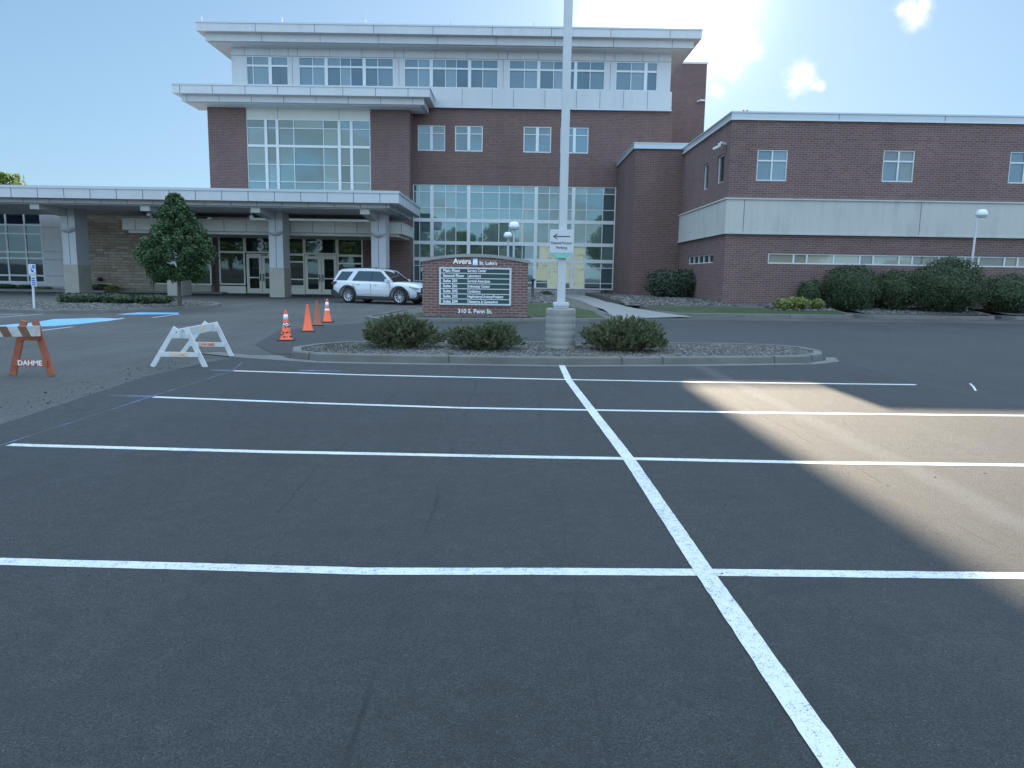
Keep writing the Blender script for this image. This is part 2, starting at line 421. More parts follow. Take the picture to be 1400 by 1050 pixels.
def sheet(name, poly, mat, dz=0.0, skirt=0, hfun=None, parts=None):
    bm = bmesh.new()
    for pl in (parts or [poly]):
        vs = [bm.verts.new((p[0], p[1], 0)) for p in pl]; bm.faces.new(vs)
    for yb in ((24, 29.5, 30.5, 36.5, 40) if hfun else (24, 40)):
        bmesh.ops.bisect_plane(bm, geom=bm.verts[:]+bm.edges[:]+bm.faces[:], plane_co=(0, yb, 0), plane_no=(0,1,0))
    bmesh.ops.recalc_face_normals(bm, faces=bm.faces)
    for f in bm.faces:
        f.normal_update()
        if f.normal.z < 0: f.normal_flip()
    if skirt:
        be = [e for e in bm.edges if len(e.link_faces) == 1]
        r = bmesh.ops.extrude_edge_only(bm, edges=be)
        low = [g for g in r['geom'] if isinstance(g, bmesh.types.BMVert)]
        lowset = set(low)
    else: lowset = set()
    for v in bm.verts:
        z = (hfun(v.co.x, v.co.y) if hfun else gz(v.co.y)) + dz
        v.co.z = z - (skirt if v in lowset else 0)
    bmesh.ops.triangulate(bm, faces=[f for f in bm.faces if len(f.verts) > 4])
    me = bpy.data.meshes.new(name); bm.to_mesh(me); bm.free(); me.materials.append(mat)
    o = bpy.data.objects.new(name, me); COL.objects.link(o); return o

# ------------------------------------------------------------------ world, sun
SUN_AZ = rad(10.85); SUN_EL = rad(19.1)      # azimuth from +Y towards +X
w = bpy.data.worlds.new('World'); scn.world = w; w.use_nodes = True
W = NT(w); bg = W.n['Background']
sky = W.node('ShaderNodeTexSky'); sky.sky_type = 'NISHITA'; sky.sun_disc = False
sky.sun_elevation = SUN_EL; sky.sun_rotation = SUN_AZ; sky.air_density = 1.0; sky.dust_density = 0.6; sky.ozone_density = 2.5; sky.altitude = 200
tc = W.node('ShaderNodeTexCoord'); dirv = tc.outputs['Generated']
# a few small cumulus puffs: directions on the sky sphere, broken up with noise
puffs = [((1018,62),.013),((1028,52),.009),((1000,98),.012),((1104,102),.010),((1003,90),.016),((1022,66),.015),((1012,78),.015),((1096,107),.017),((1086,112),.010),((1121,117),.006),((812,24),.020),((830,30),.016),((958,66),.018),((968,80),.012),((943,74),.014),
         ((1250,18),.016),((1260,8),.010),((1238,14),.008),((982,124),.008)]
nz = W.noise(W.node('ShaderNodeVectorMath', operation='ADD', ins={0: dirv, 1: (3.7, 1.25, .4)}).outputs[0], 42, 5, .62); nz2 = W.noise(dirv, 14, 3, .5)
acc = None
for (px, py), r in puffs:
    d = ray(px, py).normalized()
    n = W.node('ShaderNodeVectorMath', operation='DISTANCE'); W.l.new(dirv, n.inputs[0]); n.inputs[1].default_value = d
    a = W.math('SUBTRACT', 1, W.math('DIVIDE', n.outputs['Value'], r))
    acc = a if acc is None else W.math('MAXIMUM', acc, a)
cl = W.sstep(W.math('ADD', acc, W.math('MULTIPLY', W.math('SUBTRACT', nz, .5), 2.8)), -.55, 1.1)
near = W.sstep(acc, -1.0, .1)
cl = W.math('MULTIPLY', W.math('MULTIPLY', cl, near), .85)
# broken cloud over the half of the sky behind the camera (seen mirrored in the glass)
sp = W.node('ShaderNodeSeparateXYZ'); W.l.new(dirv, sp.inputs[0])
back = W.sstep(W.math('MULTIPLY', sp.outputs[1], -1), .1, .6)
low = W.math('SUBTRACT', 1, W.sstep(sp.outputs[2], .45, .8))
bc = W.sstep(W.noise(W.scaled(dirv, (1, 1, 2.2)), 4.5, 5, .55), .47, .60)
bc = W.math('MULTIPLY', W.math('MULTIPLY', bc, back), W.math('MULTIPLY', low, .8))
allc = W.math('MAXIMUM', cl, bc)
# sky compressed, retinted; low front dimmed, overhead and back raised as added fill light
bw = W.node('ShaderNodeRGBToBW'); W.l.new(sky.outputs[0], bw.inputs[0])
lum = W.math('MINIMUM', W.math('MAXIMUM', bw.outputs[0], .05), 60.0)
lumc = W.math('DIVIDE', lum, W.math('ADD', 1, W.math('POWER', W.math('DIVIDE', lum, 7.5), 1.0)))
gain = W.math('MULTIPLY', W.math('DIVIDE', W.math('MULTIPLY', W.math('POWER', lumc, .72), .90), lum), 2.8)
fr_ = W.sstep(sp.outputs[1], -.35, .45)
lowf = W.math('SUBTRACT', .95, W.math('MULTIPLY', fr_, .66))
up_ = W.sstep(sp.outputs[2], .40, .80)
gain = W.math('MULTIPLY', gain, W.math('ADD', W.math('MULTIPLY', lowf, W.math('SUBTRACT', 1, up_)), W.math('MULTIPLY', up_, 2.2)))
blue = W.node('ShaderNodeVectorMath', operation='SCALE'); blue.inputs[0].default_value = (.60, 1.08, 1.60); W.l.new(lum, blue.inputs['Scale'])
hue = W.mix(.60, sky.outputs[0], blue.outputs[0])
pale = W.node('ShaderNodeVectorMath', operation='SCALE'); pale.inputs[0].default_value = (.84, 1.04, 1.22); W.l.new(lum, pale.inputs['Scale'])
hue = W.mix(W.math('MULTIPLY', up_, .75), hue, pale.outputs[0])
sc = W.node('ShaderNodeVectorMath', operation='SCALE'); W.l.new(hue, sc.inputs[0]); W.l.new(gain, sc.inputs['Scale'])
# bright aureole round the sun
sv = W.node('ShaderNodeVectorMath', operation='DOT_PRODUCT'); W.l.new(dirv, sv.inputs[0])
sv.inputs[1].default_value = (math.sin(SUN_AZ)*math.cos(SUN_EL), math.cos(SUN_AZ)*math.cos(SUN_EL), math.sin(SUN_EL))
ca = W.math('MAXIMUM', sv.outputs['Value'], 0)
au = W.math('ADD', W.math('MULTIPLY', W.math('POWER', ca, 420), 7.0), W.math('MULTIPLY', W.math('POWER', ca, 80), .25))
aur = W.node('ShaderNodeVectorMath', operation='SCALE'); aur.inputs[0].default_value = (1, .97, .92); W.l.new(au, aur.inputs['Scale'])
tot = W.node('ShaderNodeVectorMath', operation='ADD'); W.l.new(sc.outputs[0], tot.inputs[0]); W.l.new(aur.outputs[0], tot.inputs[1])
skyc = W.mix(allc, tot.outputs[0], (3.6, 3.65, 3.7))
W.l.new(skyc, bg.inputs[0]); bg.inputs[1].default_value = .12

sd = bpy.data.lights.new('sun', 'SUN'); sun = bpy.data.objects.new('sun', sd); COL.objects.link(sun)
sd.energy = 5.0; sd.angle = rad(.42); sd.color = (1, .85, .64)
sdir = Vector((math.sin(SUN_AZ)*math.cos(SUN_EL), math.cos(SUN_AZ)*math.cos(SUN_EL), math.sin(SUN_EL)))
sun.rotation_euler = sdir.to_track_quat('Z', 'Y').to_euler(); sun.location = sdir*200

scn.view_settings.view_transform = 'Standard'; scn.view_settings.look = 'None'
scn.view_settings.exposure = 1.6; scn.view_settings.gamma = 1.0

# ------------------------------------------------------------------ ground sheets
S = 900
struct(sheet('ground', [(-S,-S),(S,-S),(S,S),(-S,S)], M['old'], 0))
isl_front = [(-4.25,14.25),(-3.6,13.86),(-2.7,13.80),(.9,13.83),(2.8,14.15),(4.4,14.48),(5.85,14.85)]
lot_poly = [(-4.6,-8),(-5.05,2),(-5.25,5),(-5.39,7.7),(-5.55,9.6),(-5.70,11.5),(-5.55,13.2),(-5.33,14.5),(-4.9,14.62),(-4.3,14.6),(-3.6,14.2),(.9,14.2),(5.9,15.2),(6.7,15.9),(6.75,14.2),(6.6,12.3),(6.9,9.9),(7.3,7),(7.9,4),(8.5,-8)]
struct(sheet('parking_lot', lot_poly, M['lot'], .012, skirt=.014))
struct(sheet('driveway', [(7.32,7),(6.92,9.9),(6.62,12.3),(6.77,14.2),(6.72,15.92),(6.9,16.3),(6.6,17.6),(6.0,18.2),(-4.0,17.6),(-4.6,16.4),(-4.3,15.0),(-4.8,15.0),(-5.9,17.0),(-6.6,21),(-6.0,23.2),(-4.6,25.5),(-3.6,28.6),(60,32.1),(60,7)], M['drive'], .008))

# paint: hand-striped stall lines on the new asphalt
def stripe(pts, wd, name, mat, dz, wob=.006):
    bm = MB(); vs = []; L = 0
    out = []
    for (a, b) in zip(pts, pts[1:]):
        a, b = Vector(a), Vector(b); n = max(1, int((b-a).length/.06))
        for i in range(n): out.append(a.lerp(b, i/n))
    out.append(Vector(pts[-1]))
    rnd = random.Random(hash(pts[0]) & 999); off = 0
    for i, p in enumerate(out):
        d = (out[min(i+1, len(out)-1)] - out[max(i-1, 0)]).normalized(); nrm = Vector((-d.y, d.x))
        off = off*.96 + rnd.uniform(-wob, wob)*.17; ww = wd*(1+rnd.uniform(-.03, .03))
        for sgn in (-1, 1):
            q = p + nrm*(off + sgn*ww/2); vs.append((q.x, q.y, gz(q.y)+dz))
    bm.add(vs, [(2*i, 2*i+2, 2*i+3, 2*i+1) if False else (2*i+1, 2*i, 2*i+2, 2*i+3) for i in range(len(out)-1)])
    return struct(bm.build(name, mat, fix=True))
stripe([(-4.63,12.30),(-2.4,12.04),(.9,11.87),(3,11.82),(6.51,11.91)], .10, 'parking_line', M['line'], .0142)
stripe([(-4.67,9.59),(-2.6,9.33),(-.6,9.14),(1.0,9.13),(3.6,9.14),(6.55,9.22)], .10, 'parking_line', M['line'], .0142)
stripe([(-4.69,6.81),(-2.2,6.69),(.2,6.65),(1.07,6.65),(2.8,6.61),(6.6,6.66)], .10, 'parking_line', M['line'], .0142)
stripe([(-4.75,4.04),(-2.87,4.01),(-.8,3.95),(.3,3.99),(1.1,4.01),(2.92,4.03),(6.6,4.08)], .10, 'parking_line', M['line'], .0142)
stripe([(-4.75,1.3),(6.6,1.35)], .10, 'parking_line', M['line'], .0142)
stripe([(.92,13.78),(.90,11.87),(.99,9.13),(1.07,6.65),(1.10,4.01),(1.13,2.34),(1.18,-4)], .112, 'parking_line', M['line'], .0170, .004)
struct(stripe([(-4.95,13.6),(-4.66,12.3),(-4.72,9.6),(-4.76,6.8),(-4.8,3)], .03, 'chalk_mark', M['chalk'], .0130, .006))
for y0, x0, x1 in ((12.35,-5.05,-4.65),(9.66,-5.3,-4.7),(12.5,-3.6,-2.9)):
    struct(stripe([(x0,y0),(x1,y0-.03)], .16, 'chalk_mark', M['chalk'], .0135, .01))
# thin pale scrape of paint beyond the joint, at the right
stripe([tuple(gr(1326,525)),tuple(gr(1331,529.5)),tuple(gr(1334,535))], .03, 'paint_mark', M['line'], .0100, .003)
# blue accessible stalls and their worn white lines, at the left of the entrance drive
def zl(pts): return [tuple(gr(x/4.118, 420+y/4.118)) for x, y in pts]
struct(sheet('blue_paint', None, M['blue_paint'], .006, parts=[
    zl([(-160,116),(0,103),(180,88),(300,68),(560,61),(700,66),(590,81),(440,96),(300,108),(100,112),(-160,122)]),
    zl([(655,41),(780,30),(1010,31),(1000,40),(840,42),(700,43)])]))
for a in ([(215,135),(410,112)], [(855,61),(1012,40)], [(-100,44),(130,40)], [(-60,62),(240,40)], [(560,82),(700,62)]):
    p = zl(a); stripe(p, .13, 'worn_line', M['line_old'], .010, .01)

# ------------------------------------------------------------------ kerbs, beds
def inset(poly, d):
    n = len(poly); out = []
    A = sum(poly[i][0]*poly[(i+1) % n][1] - poly[(i+1) % n][0]*poly[i][1] for i in range(n))
    sg = 1 if A > 0 else -1
    for i in range(n):
        a, b, c = Vector(poly[i-1]), Vector(poly[i]), Vector(poly[(i+1) % n])
        n1 = Vector((-(b-a).y, (b-a).x)).normalized()*sg; n2 = Vector((-(c-b).y, (c-b).x)).normalized()*sg
        m = (n1+n2).normalized(); k = max(.4, m.dot(n1)); q = b + m*d/k; out.append((q.x, q.y))
    return out
def kerb(name, poly, h=.15, wd=.16, closed=True, joints=(), inner=True, batter=.03):
    if closed: o1 = poly; o2 = inset(poly, batter); o3 = inset(poly, batter+wd)
    mb = MB(); n = len(poly)
    ins = o3
    ring = []
    for k in range(n):
        x, y = o1[k]; x2, y2 = o2[k]; x3, y3 = o3[k]
        zg = gz(y)
        x2b, y2b = x2 + (x3-x2)*.12, y2 + (y3-y2)*.12
        ring.append([(x,y,zg-.02),(x2,y2,zg+h*.86),(x2b,y2b,zg+h),(x3,y3,zg+h),(x3,y3,zg-.02)])
    vs = [v for r in ring for v in r]; fs = []
    for k in range(n):
        k2 = (k+1) % n
        for j in range(4): fs.append((k*5+j, k2*5+j, k2*5+j+1, k*5+j+1))
    mb.add(vs, fs)
    for i, t in joints:
        a, b = Vector(o1[i]), Vector(o1[(i+1) % n]); p = a.lerp(b, t); d = (b-a).normalized()
        q0, q1 = Vector(o2[i]), Vector(o2[(i+1) % n]); r0, r1 = Vector(o3[i]), Vector(o3[(i+1) % n])
        q = q0.lerp(q1, t); r = r0.lerp(r1, t); g = gz(p.y); e = .008
        nrm = (p-q).normalized()
        prof = [(p+nrm*.004, g), (q+nrm*.004, g+h*.88), (q+nrm*0, g+h+.004), (r, g+h+.004), (r, g+h-.03), (q, g+h-.03), (p, g)]
        vs = [(*(pt - d*e), z) for pt, z in prof] + [(*(pt + d*e), z) for pt, z in prof]; m = len(prof)
        mb.add(vs, [tuple(range(m)), tuple(range(2*m-1, m-1, -1))] + [(j, (j+1) % m, m+(j+1) % m, m+j) for j in range(m)], 1)
    return struct(mb.build(name, [M['kerb'], M['kerb_joint']], fix=True)), o3

def in_poly(x, y, poly):
    c = False; j = len(poly)-1
    for i in range(len(poly)):
        xi, yi = poly[i][:2]; xj, yj = poly[j][:2]
        if (yi > y) != (yj > y) and x < (xj-xi)*(y-yi)/(yj-yi)+xi: c = not c
        j = i
    return c
OCT = [(1,0,0),(-1,0,0),(0,1,0),(0,-1,0),(0,0,1),(0,0,-1)]
OCF = [(0,2,4),(2,1,4),(1,3,4),(3,0,4),(2,0,5),(1,2,5),(3,1,5),(0,3,5)]
def rocks(mb, poly, n, s0, s1, zf, mi=0, seed=1, keep=None):
    r = random.Random(seed); xs = [p[0] for p in poly]; ys = [p[1] for p in poly]; k = 0; tries = 0
    while k < n and tries < n*30:
        tries += 1
        x = r.uniform(min(xs), max(xs)); y = r.uniform(min(ys), max(ys))
        if not in_poly(x, y, poly) or (keep and not keep(x, y)): continue
        s = r.uniform(s0, s1); a = r.uniform(0, 6.28); ca, sa = math.cos(a), math.sin(a)
        ex, ey, ez = s*r.uniform(.8, 1.5), s*r.uniform(.6, 1), s*r.uniform(.45, .8); z = zf(x, y)
        vs = []
        for u, v, w_ in OCT:
            q = 1 + r.uniform(-.25, .25); u2 = u*ex*q + r.uniform(-.2, .2)*s; v2 = v*ey*q + r.uniform(-.2, .2)*s
            vs.append((x + u2*ca - v2*sa, y + u2*sa + v2*ca, z + w_*ez*q + ez*.35))
        mb.add(vs, OCF, mi); k += 1
def gravel(name, poly, n, s0, s1, zf, label, seed, subsheet=True, keep=None):
    mb = MB()
    bm = bmesh.new(); f = bm.faces.new([bm.verts.new((x, y, 0)) for x, y in poly])
    for yb in (24, 29.5, 30.5, 36.5, 40): bmesh.ops.bisect_plane(bm, geom=bm.verts[:]+bm.edges[:]+bm.faces[:], plane_co=(0, yb, 0), plane_no=(0,1,0))
    for v in bm.verts: v.co.z = zf(v.co.x, v.co.y)+.003
    bmesh.ops.recalc_face_normals(bm, faces=bm.faces); bmesh.ops.triangulate(bm, faces=bm.faces[:])
    mb.add([v.co for v in bm.verts], [tuple(v.index for v in f.verts) for f in bm.faces] if not bm.verts.index_update() else [], 1); bm.free()
    mb.m = [1]*len(mb.f)
    rocks(mb, poly, n, s0, s1, zf, 0, seed, keep)
    o = mb.build(name, [M['pebble'], M['soil']], fix=False)
    # the sheet faces upward
    return tag(o, label, 'gravel', None, 'stuff')

# planted island in front of the light pole
isl = isl_front + [(6.45,15.4),(6.72,16.1),(6.66,16.9),(6.2,17.5),(5.2,17.75),(3.4,17.55),(.9,17.3),(-2.6,16.95),(-3.7,16.6),(-4.25,15.9),(-4.5,15.1)]
_, isl_in = kerb('kerb', isl, .15, .17, joints=((0,.6),(2,.42),(3,.62),(4,.05),(5,.55),(6,.4)))
gravel('gravel', isl_in, 9500, .014, .034, lambda x, y: .125, 'grey river stones filling the kerbed island around the pole base', 3)
# gutter apron in front of the island kerb
apr = [(x, y) for x, y in isl_front[1:]]
struct(sheet('gutter', apr + [(x+.02, y-.26) for x, y in reversed(apr)], M['kerb'], .016))
struct(sheet('gutter', [(-6.0,15.2),(-5.2,14.68),(-4.62,14.7),(-4.3,14.25),(-3.62,13.84),(-3.6,13.6),(-4.5,13.95),(-5.35,14.3),(-6.3,14.9)], M['kerb'], .0155))
struct(sheet('gutter', [(5.87,14.83),(6.5,15.4),(6.74,16.0),(6.95,16.0),(6.7,15.2),(5.9,14.55)], M['kerb'], .0155))

# crumbs of asphalt along the ragged left edge of the new surfacing
mb = MB(); r = random.Random(5)
edge = [(-5.39,7.7),(-5.55,9.6),(-5.70,11.5),(-5.55,13.2)]
for k in range(230):
    y = r.uniform(7.2, 13.6)
    x0 = -5.39 - .31*max(0, min(1, (y-7.7)/3.8))
    x = x0 - abs(r.gauss(0, .55)); s = .003 + abs(r.gauss(0, .0045))
    rocks(mb, [(x-.02,y-.02),(x+.02,y-.02),(x+.02,y+.02),(x-.02,y+.02)], 1, s, s*1.5, lambda a, b: .002, 0, k)
for k in range(260):
    y = r.uniform(2.4, 13); x = r.uniform(-4.5, 6.5); s = r.uniform(.003, .007)
    rocks(mb, [(x-.02,y-.02),(x+.02,y-.02),(x+.02,y+.02),(x-.02,y+.02)], 1, s, s*1.4, lambda a, b: .012, 1 if k % 3 else 0, k+999)
tag(mb.build('asphalt_crumbs', [M['crumb'], M['pebble']]), 'dark asphalt crumbs scattered along the edge of the fresh paving', 'debris', None, 'stuff')

# bed with lawn, gravel and walk in front of the building
def bedz(x, y): return gz(y) + .09 + .32*max(0, min(1, (y-30.5)/6.0))
k1 = gr(560,440); k2 = gr(700,440); k3 = gr(838,440)
bed = [tuple(gr(498,436)), tuple(gr(510,439)), tuple(k1), tuple(k2), tuple(k3), (k3.x+.4, k3.y+.6), (3.9,33), (2.3,46), (-.9,46), (-1.3,38), (-2.4,33.5), tuple(gr(585,423.5)), tuple(gr(543,428.5))]
_, bed_in = kerb('kerb', bed, .12, .17, joints=((2,.5),(3,.5)))
struct(sheet('garden_bed', inset(bed_in, .012), M['soil'], -.004, hfun=bedz, skirt=.5))
lawn1 = [tuple(gr(548,430.5,.1)), tuple(gr(575,432,.1)), (.6,28.6), (k3.x-.2, k3.y+.1), (3.4,31.5), (2.0,34.2), (-1.6,34.2), (-2.3,32.5), tuple(gr(588,425.5,.1))]
tag(sheet('lawn', lawn1, M['grass'], .012, hfun=bedz), 'mown green grass behind the brick sign and light pole', 'grass', None, 'stuff')
gravel('gravel', [(-1.4,34.6),(2.0,34.6),(1.6,46),(-.9,46)], 1900, .04, .10, bedz, 'pale river stones between the lawn and the tall glass wall', 5)
gravel('gravel', [(-4.6,26.9),(.7,27.5),(.7,28.6),(-4.4,28.4)], 1100, .025, .05, lambda x, y: bedz(x, y)+.012, 'grey stones round the foot of the brick sign', 6)
# concrete walk
struct(sheet('walk', [(k3.x+.35, k3.y-.3), (5.15,29.6), (7.3,30.4), (5.6,33.2), (4.6,37), (4.6,52.8), (2.4,52.8), (2.4,40), (3.95,33), (k3.x+.45, k3.y+.6)], M['walk'], .02, hfun=lambda x, y: gz(y) + .30*max(0, min(1, (y-29.5)/7.0))))
# right lawn with kerb
kr = [gr(945,438.5), gr(1050,438.5), gr(1165,439)]
r0 = [(6.9,30.9),(8.0,31.15),(10.2,31.35),(14.3,31.75),(14.75,32.4),(14.75,60),(4.85,60),(4.85,37.2),(5.8,33.4)]
_, rin = kerb('kerb', r0, .16, .18, joints=((2,.35),))
struct(sheet('garden_bed', inset(rin, .012), M['soil'], -.004, hfun=bedz, skirt=.5))
tag(sheet('lawn', [(7.1,31.15),(8.0,31.35),(10.2,31.55),(14.2,31.95),(14.4,33.4),(10.4,34.0),(6.0,34.0),(6.3,33.2)], M['grass'], .012, hfun=bedz), 'strip of mown grass in front of the brick wing corner', 'grass', None, 'stuff')
gravel('gravel', [(5.2,34.3),(10.6,34.4),(10.6,36.4),(9.8,45),(5.1,46)], 2200, .04, .09, bedz, 'pale stone bed along the foot of the wing side wall', 8)
gravel('gravel', [(11.6,32.9),(14.3,33.1),(14.3,35.5),(11.6,35.5)], 420, .05, .13, bedz, 'whitish stones under the yellow green shrubs', 9)
r1 = [(15.0,32.4),(15.35,31.85),(20.8,32.35),(21.25,33.0),(21.25,60),(15.0,60)]
_, r1i = kerb('kerb', r1, .16, .18, joints=((1,.55),)); struct(sheet('garden_bed', r1i, M['soil'], -.004, hfun=bedz))
gravel('gravel', [(15.3,32.3),(20.8,32.8),(20.9,35.3),(15.3,35.3)], 900, .03, .07, bedz, 'scattered grey stones beneath the clipped hedge', 10)
r2 = [(21.5,33.0),(21.85,32.5),(60,36),(60,60),(21.5,60)]
_, r2i = kerb('kerb', r2, .16, .18); struct(sheet('garden_bed', r2i, M['soil'], -.004, hfun=bedz))

# left island with shrubs and tree
li = [tuple(gr(60,429)), tuple(gr(150,428)), tuple(gr(230,425)), tuple(gr(292,421.5)), tuple(gr(303,418.5)), tuple(gr(290,416)), tuple(gr(180,414)), tuple(gr(70,414)), tuple(gr(-40,416)), tuple(gr(-60,424))]
_, lii = kerb('kerb', li, .13, .17)
gravel('gravel', lii, 2200, .025, .055, lambda x, y: gz(y)+.11, 'grey stones in the small island with the tree', 11)
# strip of planting and pavement along the front of the left wing
struct(sheet('pavement', [(-60,48.6),(-26.5,48.6),(-26.5,51.9),(-60,51.9)], M['walk'], .12, skirt=.13))
struct(sheet('pavement', [(-26.4,50.2),(-19.5,50.2),(-19.5,51.2),(-26.4,51.2)], M['walk'], .09, skirt=.1))

# ------------------------------------------------------------------ building helpers
def wall_grid(mb, x0, x1, z0, z1, y, holes, depth=.16, mi=0):
    xs = sorted({x0, x1, *[h[0] for h in holes], *[h[1] for h in holes]}); zs = sorted({z0, z1, *[h[2] for h in holes], *[h[3] for h in holes]})
    xs = [x for x in xs if x0 <= x <= x1]; zs = [z for z in zs if z0 <= z <= z1]
    for xa, xb in zip(xs, xs[1:]):
        for za, zb in zip(zs, zs[1:]):
            cx, cz = (xa+xb)/2, (za+zb)/2
            if any(h[0] < cx < h[1] and h[2] < cz < h[3] for h in holes): continue
            mb.add([(xa,y,za),(xb,y,za),(xb,y,zb),(xa,y,zb)], [(0,1,2,3)], mi)
    for a, b, c, d in holes:
        Y2 = y+depth
        mb.add([(a,y,c),(a,Y2,c),(a,Y2,d),(a,y,d)], [(3,2,1,0)], mi); mb.add([(b,y,c),(b,Y2,c),(b,Y2,d),(b,y,d)], [(0,1,2,3)], mi)
        mb.add([(a,y,c),(b,y,c),(b,Y2,c),(a,Y2,c)], [(0,1,2,3)], mi); mb.add([(a,y,d),(b,y,d),(b,Y2,d),(a,Y2,d)], [(3,2,1,0)], mi)

def window(parent, x0, x1, z0, z1, y, vs=(), hs=(), fw=.06, tv=(), th=(), gm='glass', fm='frame', twv=.2, twh=.16, tilt=.004, recess=.08, axis='x', name='window', thin=.05, skip=()):
    """frame mesh (part) + pane mesh (sub-part). vs/hs thin bars, tv/th thick bars. y = outer face of the wall."""
    fr = MB(); gl = MB()
    P = (lambda a, b, c: (a, b, c)) if axis == 'x' else (lambda a, b, c: (b, a, c))
    def bx(m, a0, a1, b0, b1, c0, c1):
        p, q = P(a0, b0, c0), P(a1, b1, c1); m.box(p[0], q[0], p[1], q[1], p[2], q[2])
    sg = 1
    yo = y + recess*sg
    bx(fr, x0, x0+fw, yo, yo+.1, z0, z1); bx(fr, x1-fw, x1, yo, yo+.1, z0, z1)
    bx(fr, x0+fw, x1-fw, yo+.001, yo+.1, z0, z0+fw); bx(fr, x0+fw, x1-fw, yo+.001, yo+.1, z1-fw, z1)
    bars_v = [(v, thin) for v in vs] + [(v, twv) for v in tv]; bars_h = [(h, thin) for h in hs] + [(h, twh) for h in th]
    for v, wd in bars_v: bx(fr, v-wd/2, v+wd/2, yo+(.004 if wd == thin else -.02), yo+.1, z0+fw, z1-fw)
    for h, wd in bars_h: bx(fr, x0+fw, x1-fw, yo+(.010 if wd == thin else -.012), yo+.098, h-wd/2, h+wd/2)
    gx = sorted([x0+fw/2, x1-fw/2] + [v for v, _ in bars_v]); gzs = sorted([z0+fw/2, z1-fw/2] + [h for h, _ in bars_h])
    for i, (a, b) in enumerate(zip(gx, gx[1:])):
        for j, (c, d) in enumerate(zip(gzs, gzs[1:])):
            ta, tb = random.uniform(-tilt, tilt), random.uniform(-tilt, tilt); yy = yo+.06
            q = []
            for (u, v) in ((a,c),(b,c),(b,d),(a,d)):
                q.append(P(u, yy + (u-(a+b)/2)*ta + (v-(c+d)/2)*tb, v))
            e = [P(u, yo+.085, v) for (u, v) in ((a,c),(b,c),(b,d),(a,d))]
            gl.add(q+e, [(0,1,2,3),(7,6,5,4),(0,4,5,1),(1,5,6,2),(2,6,7,3),(3,7,4,0)])
    f = fr.build(name, M[fm], parent, fix=True)
    g = gl.build('pane', M[gm], f, fix=True)
    return f

# ------------------------------------------------------------------ main medical building
YB, YM = 52.0, 53.6                      # entrance block face, main facade face
hosp = thing('medical_building', 'four storey brick building with pale overhanging roofs and a tall teal glass wall', 'building', (-4, 60, .15))
GZ = .15
zrt = az(600, 33.8, 51.9)                # top of roof fascia
Xl, Xr = ax(268, 40, 51.9), ax(960, 45, 51.9)
YR = 72.0
def fascia_box(name, x0, x1, y0, y1, ztop, zmid, zlow, step, parent, mat='panel', spacing=3.9, off=0, rim=.10):
    """overhanging flat roof edge: tall upper band, set-back lower band, soffit, panel joints."""
    m = MB()
    m.box(x0, x1, y0, y1, zmid, ztop-rim)
    m.box(x0-.04, x1+.04, y0-.04, y1+.02, ztop-rim, ztop, 2)
    m.box(x0+step, x1-step, y0+step, y1-.01, zlow, zmid)
    x = x0+off
    while x < x1:
        if x > x0+.3: m.box(x-.018, x+.018, y0-.004, y0+.05, zmid+.002, ztop-rim-.002, 1)
        if x0+step+.3 < x+.25 < x1-step: m.box(x+.25-.016, x+.25+.016, y0+step-.004, y0+step+.05, zlow+.002, zmid-.002, 1)
        x += spacing
    y = y0+1.6
    while y < min(y1, y0+9):
        m.box(x1-.05, x1+.004, y-.018, y+.018, zmid+.002, ztop-rim-.002, 1); m.box(x0-.004, x0+.05, y-.018, y+.018, zmid+.002, ztop-rim-.002, 1)
        y += spacing
    o = m.build(name, [M[mat], M['joint'], M['coping']], parent, fix=True)
    s = MB(); s.box(x0+step+.25, x1-step-.25, y0+step+.25, y1-.3, zlow-.06, zlow-.003)
    s.build('soffit', M['soffit'], o)
    return o
zr_mid, zr_low = az(600, 47, 51.9), az(600, 60.2, 52.3)
fascia_box('roof', Xl, Xr, 51.9, YR-.1, zrt, zr_mid, zr_low, .42, hosp)

# top floor: white panel storey with ribbon windows
YT = YM - .12
tx0, tx1 = ax(317, 100, YT), ax(917, 105, YT)
zt_bot = az(600, 121, YT); zt_lbot = az(620, 146, YT)
zt_wt, zt_tr, zt_wb = az(600, 80.8, YT), az(600, 93.5, YT), az(600, 119.8, YT)
groups = [((337,394), (346,), (369.5,)), ((408.5,538), (427.5,465.5,479.5,516.5), (446,498)), ((552.6,681), (571.7,609,624,660), (589.6,642)),
          ((696,827), (717,757,775,807), (736.6,787)), ((842,899), (863,), (883,))]
tw = MB(); holes = []
for (a, b), v, t in groups: holes.append((ax(a,100,YT), ax(b,100,YT), zt_wb, zt_wt))
wall_grid(tw, tx0, tx1, zt_bot, zr_low+.1, YT, holes, .14)
tw.add([(tx0,YT,zt_bot),(tx0,YR,zt_bot),(tx0,YR,zr_low),(tx0,YT,zr_low)], [(3,2,1,0)]); tw.add([(tx1,YT,zt_bot),(tx1,YR,zt_bot),(tx1,YR,zr_low),(tx1,YT,zr_low)], [(0,1,2,3)])
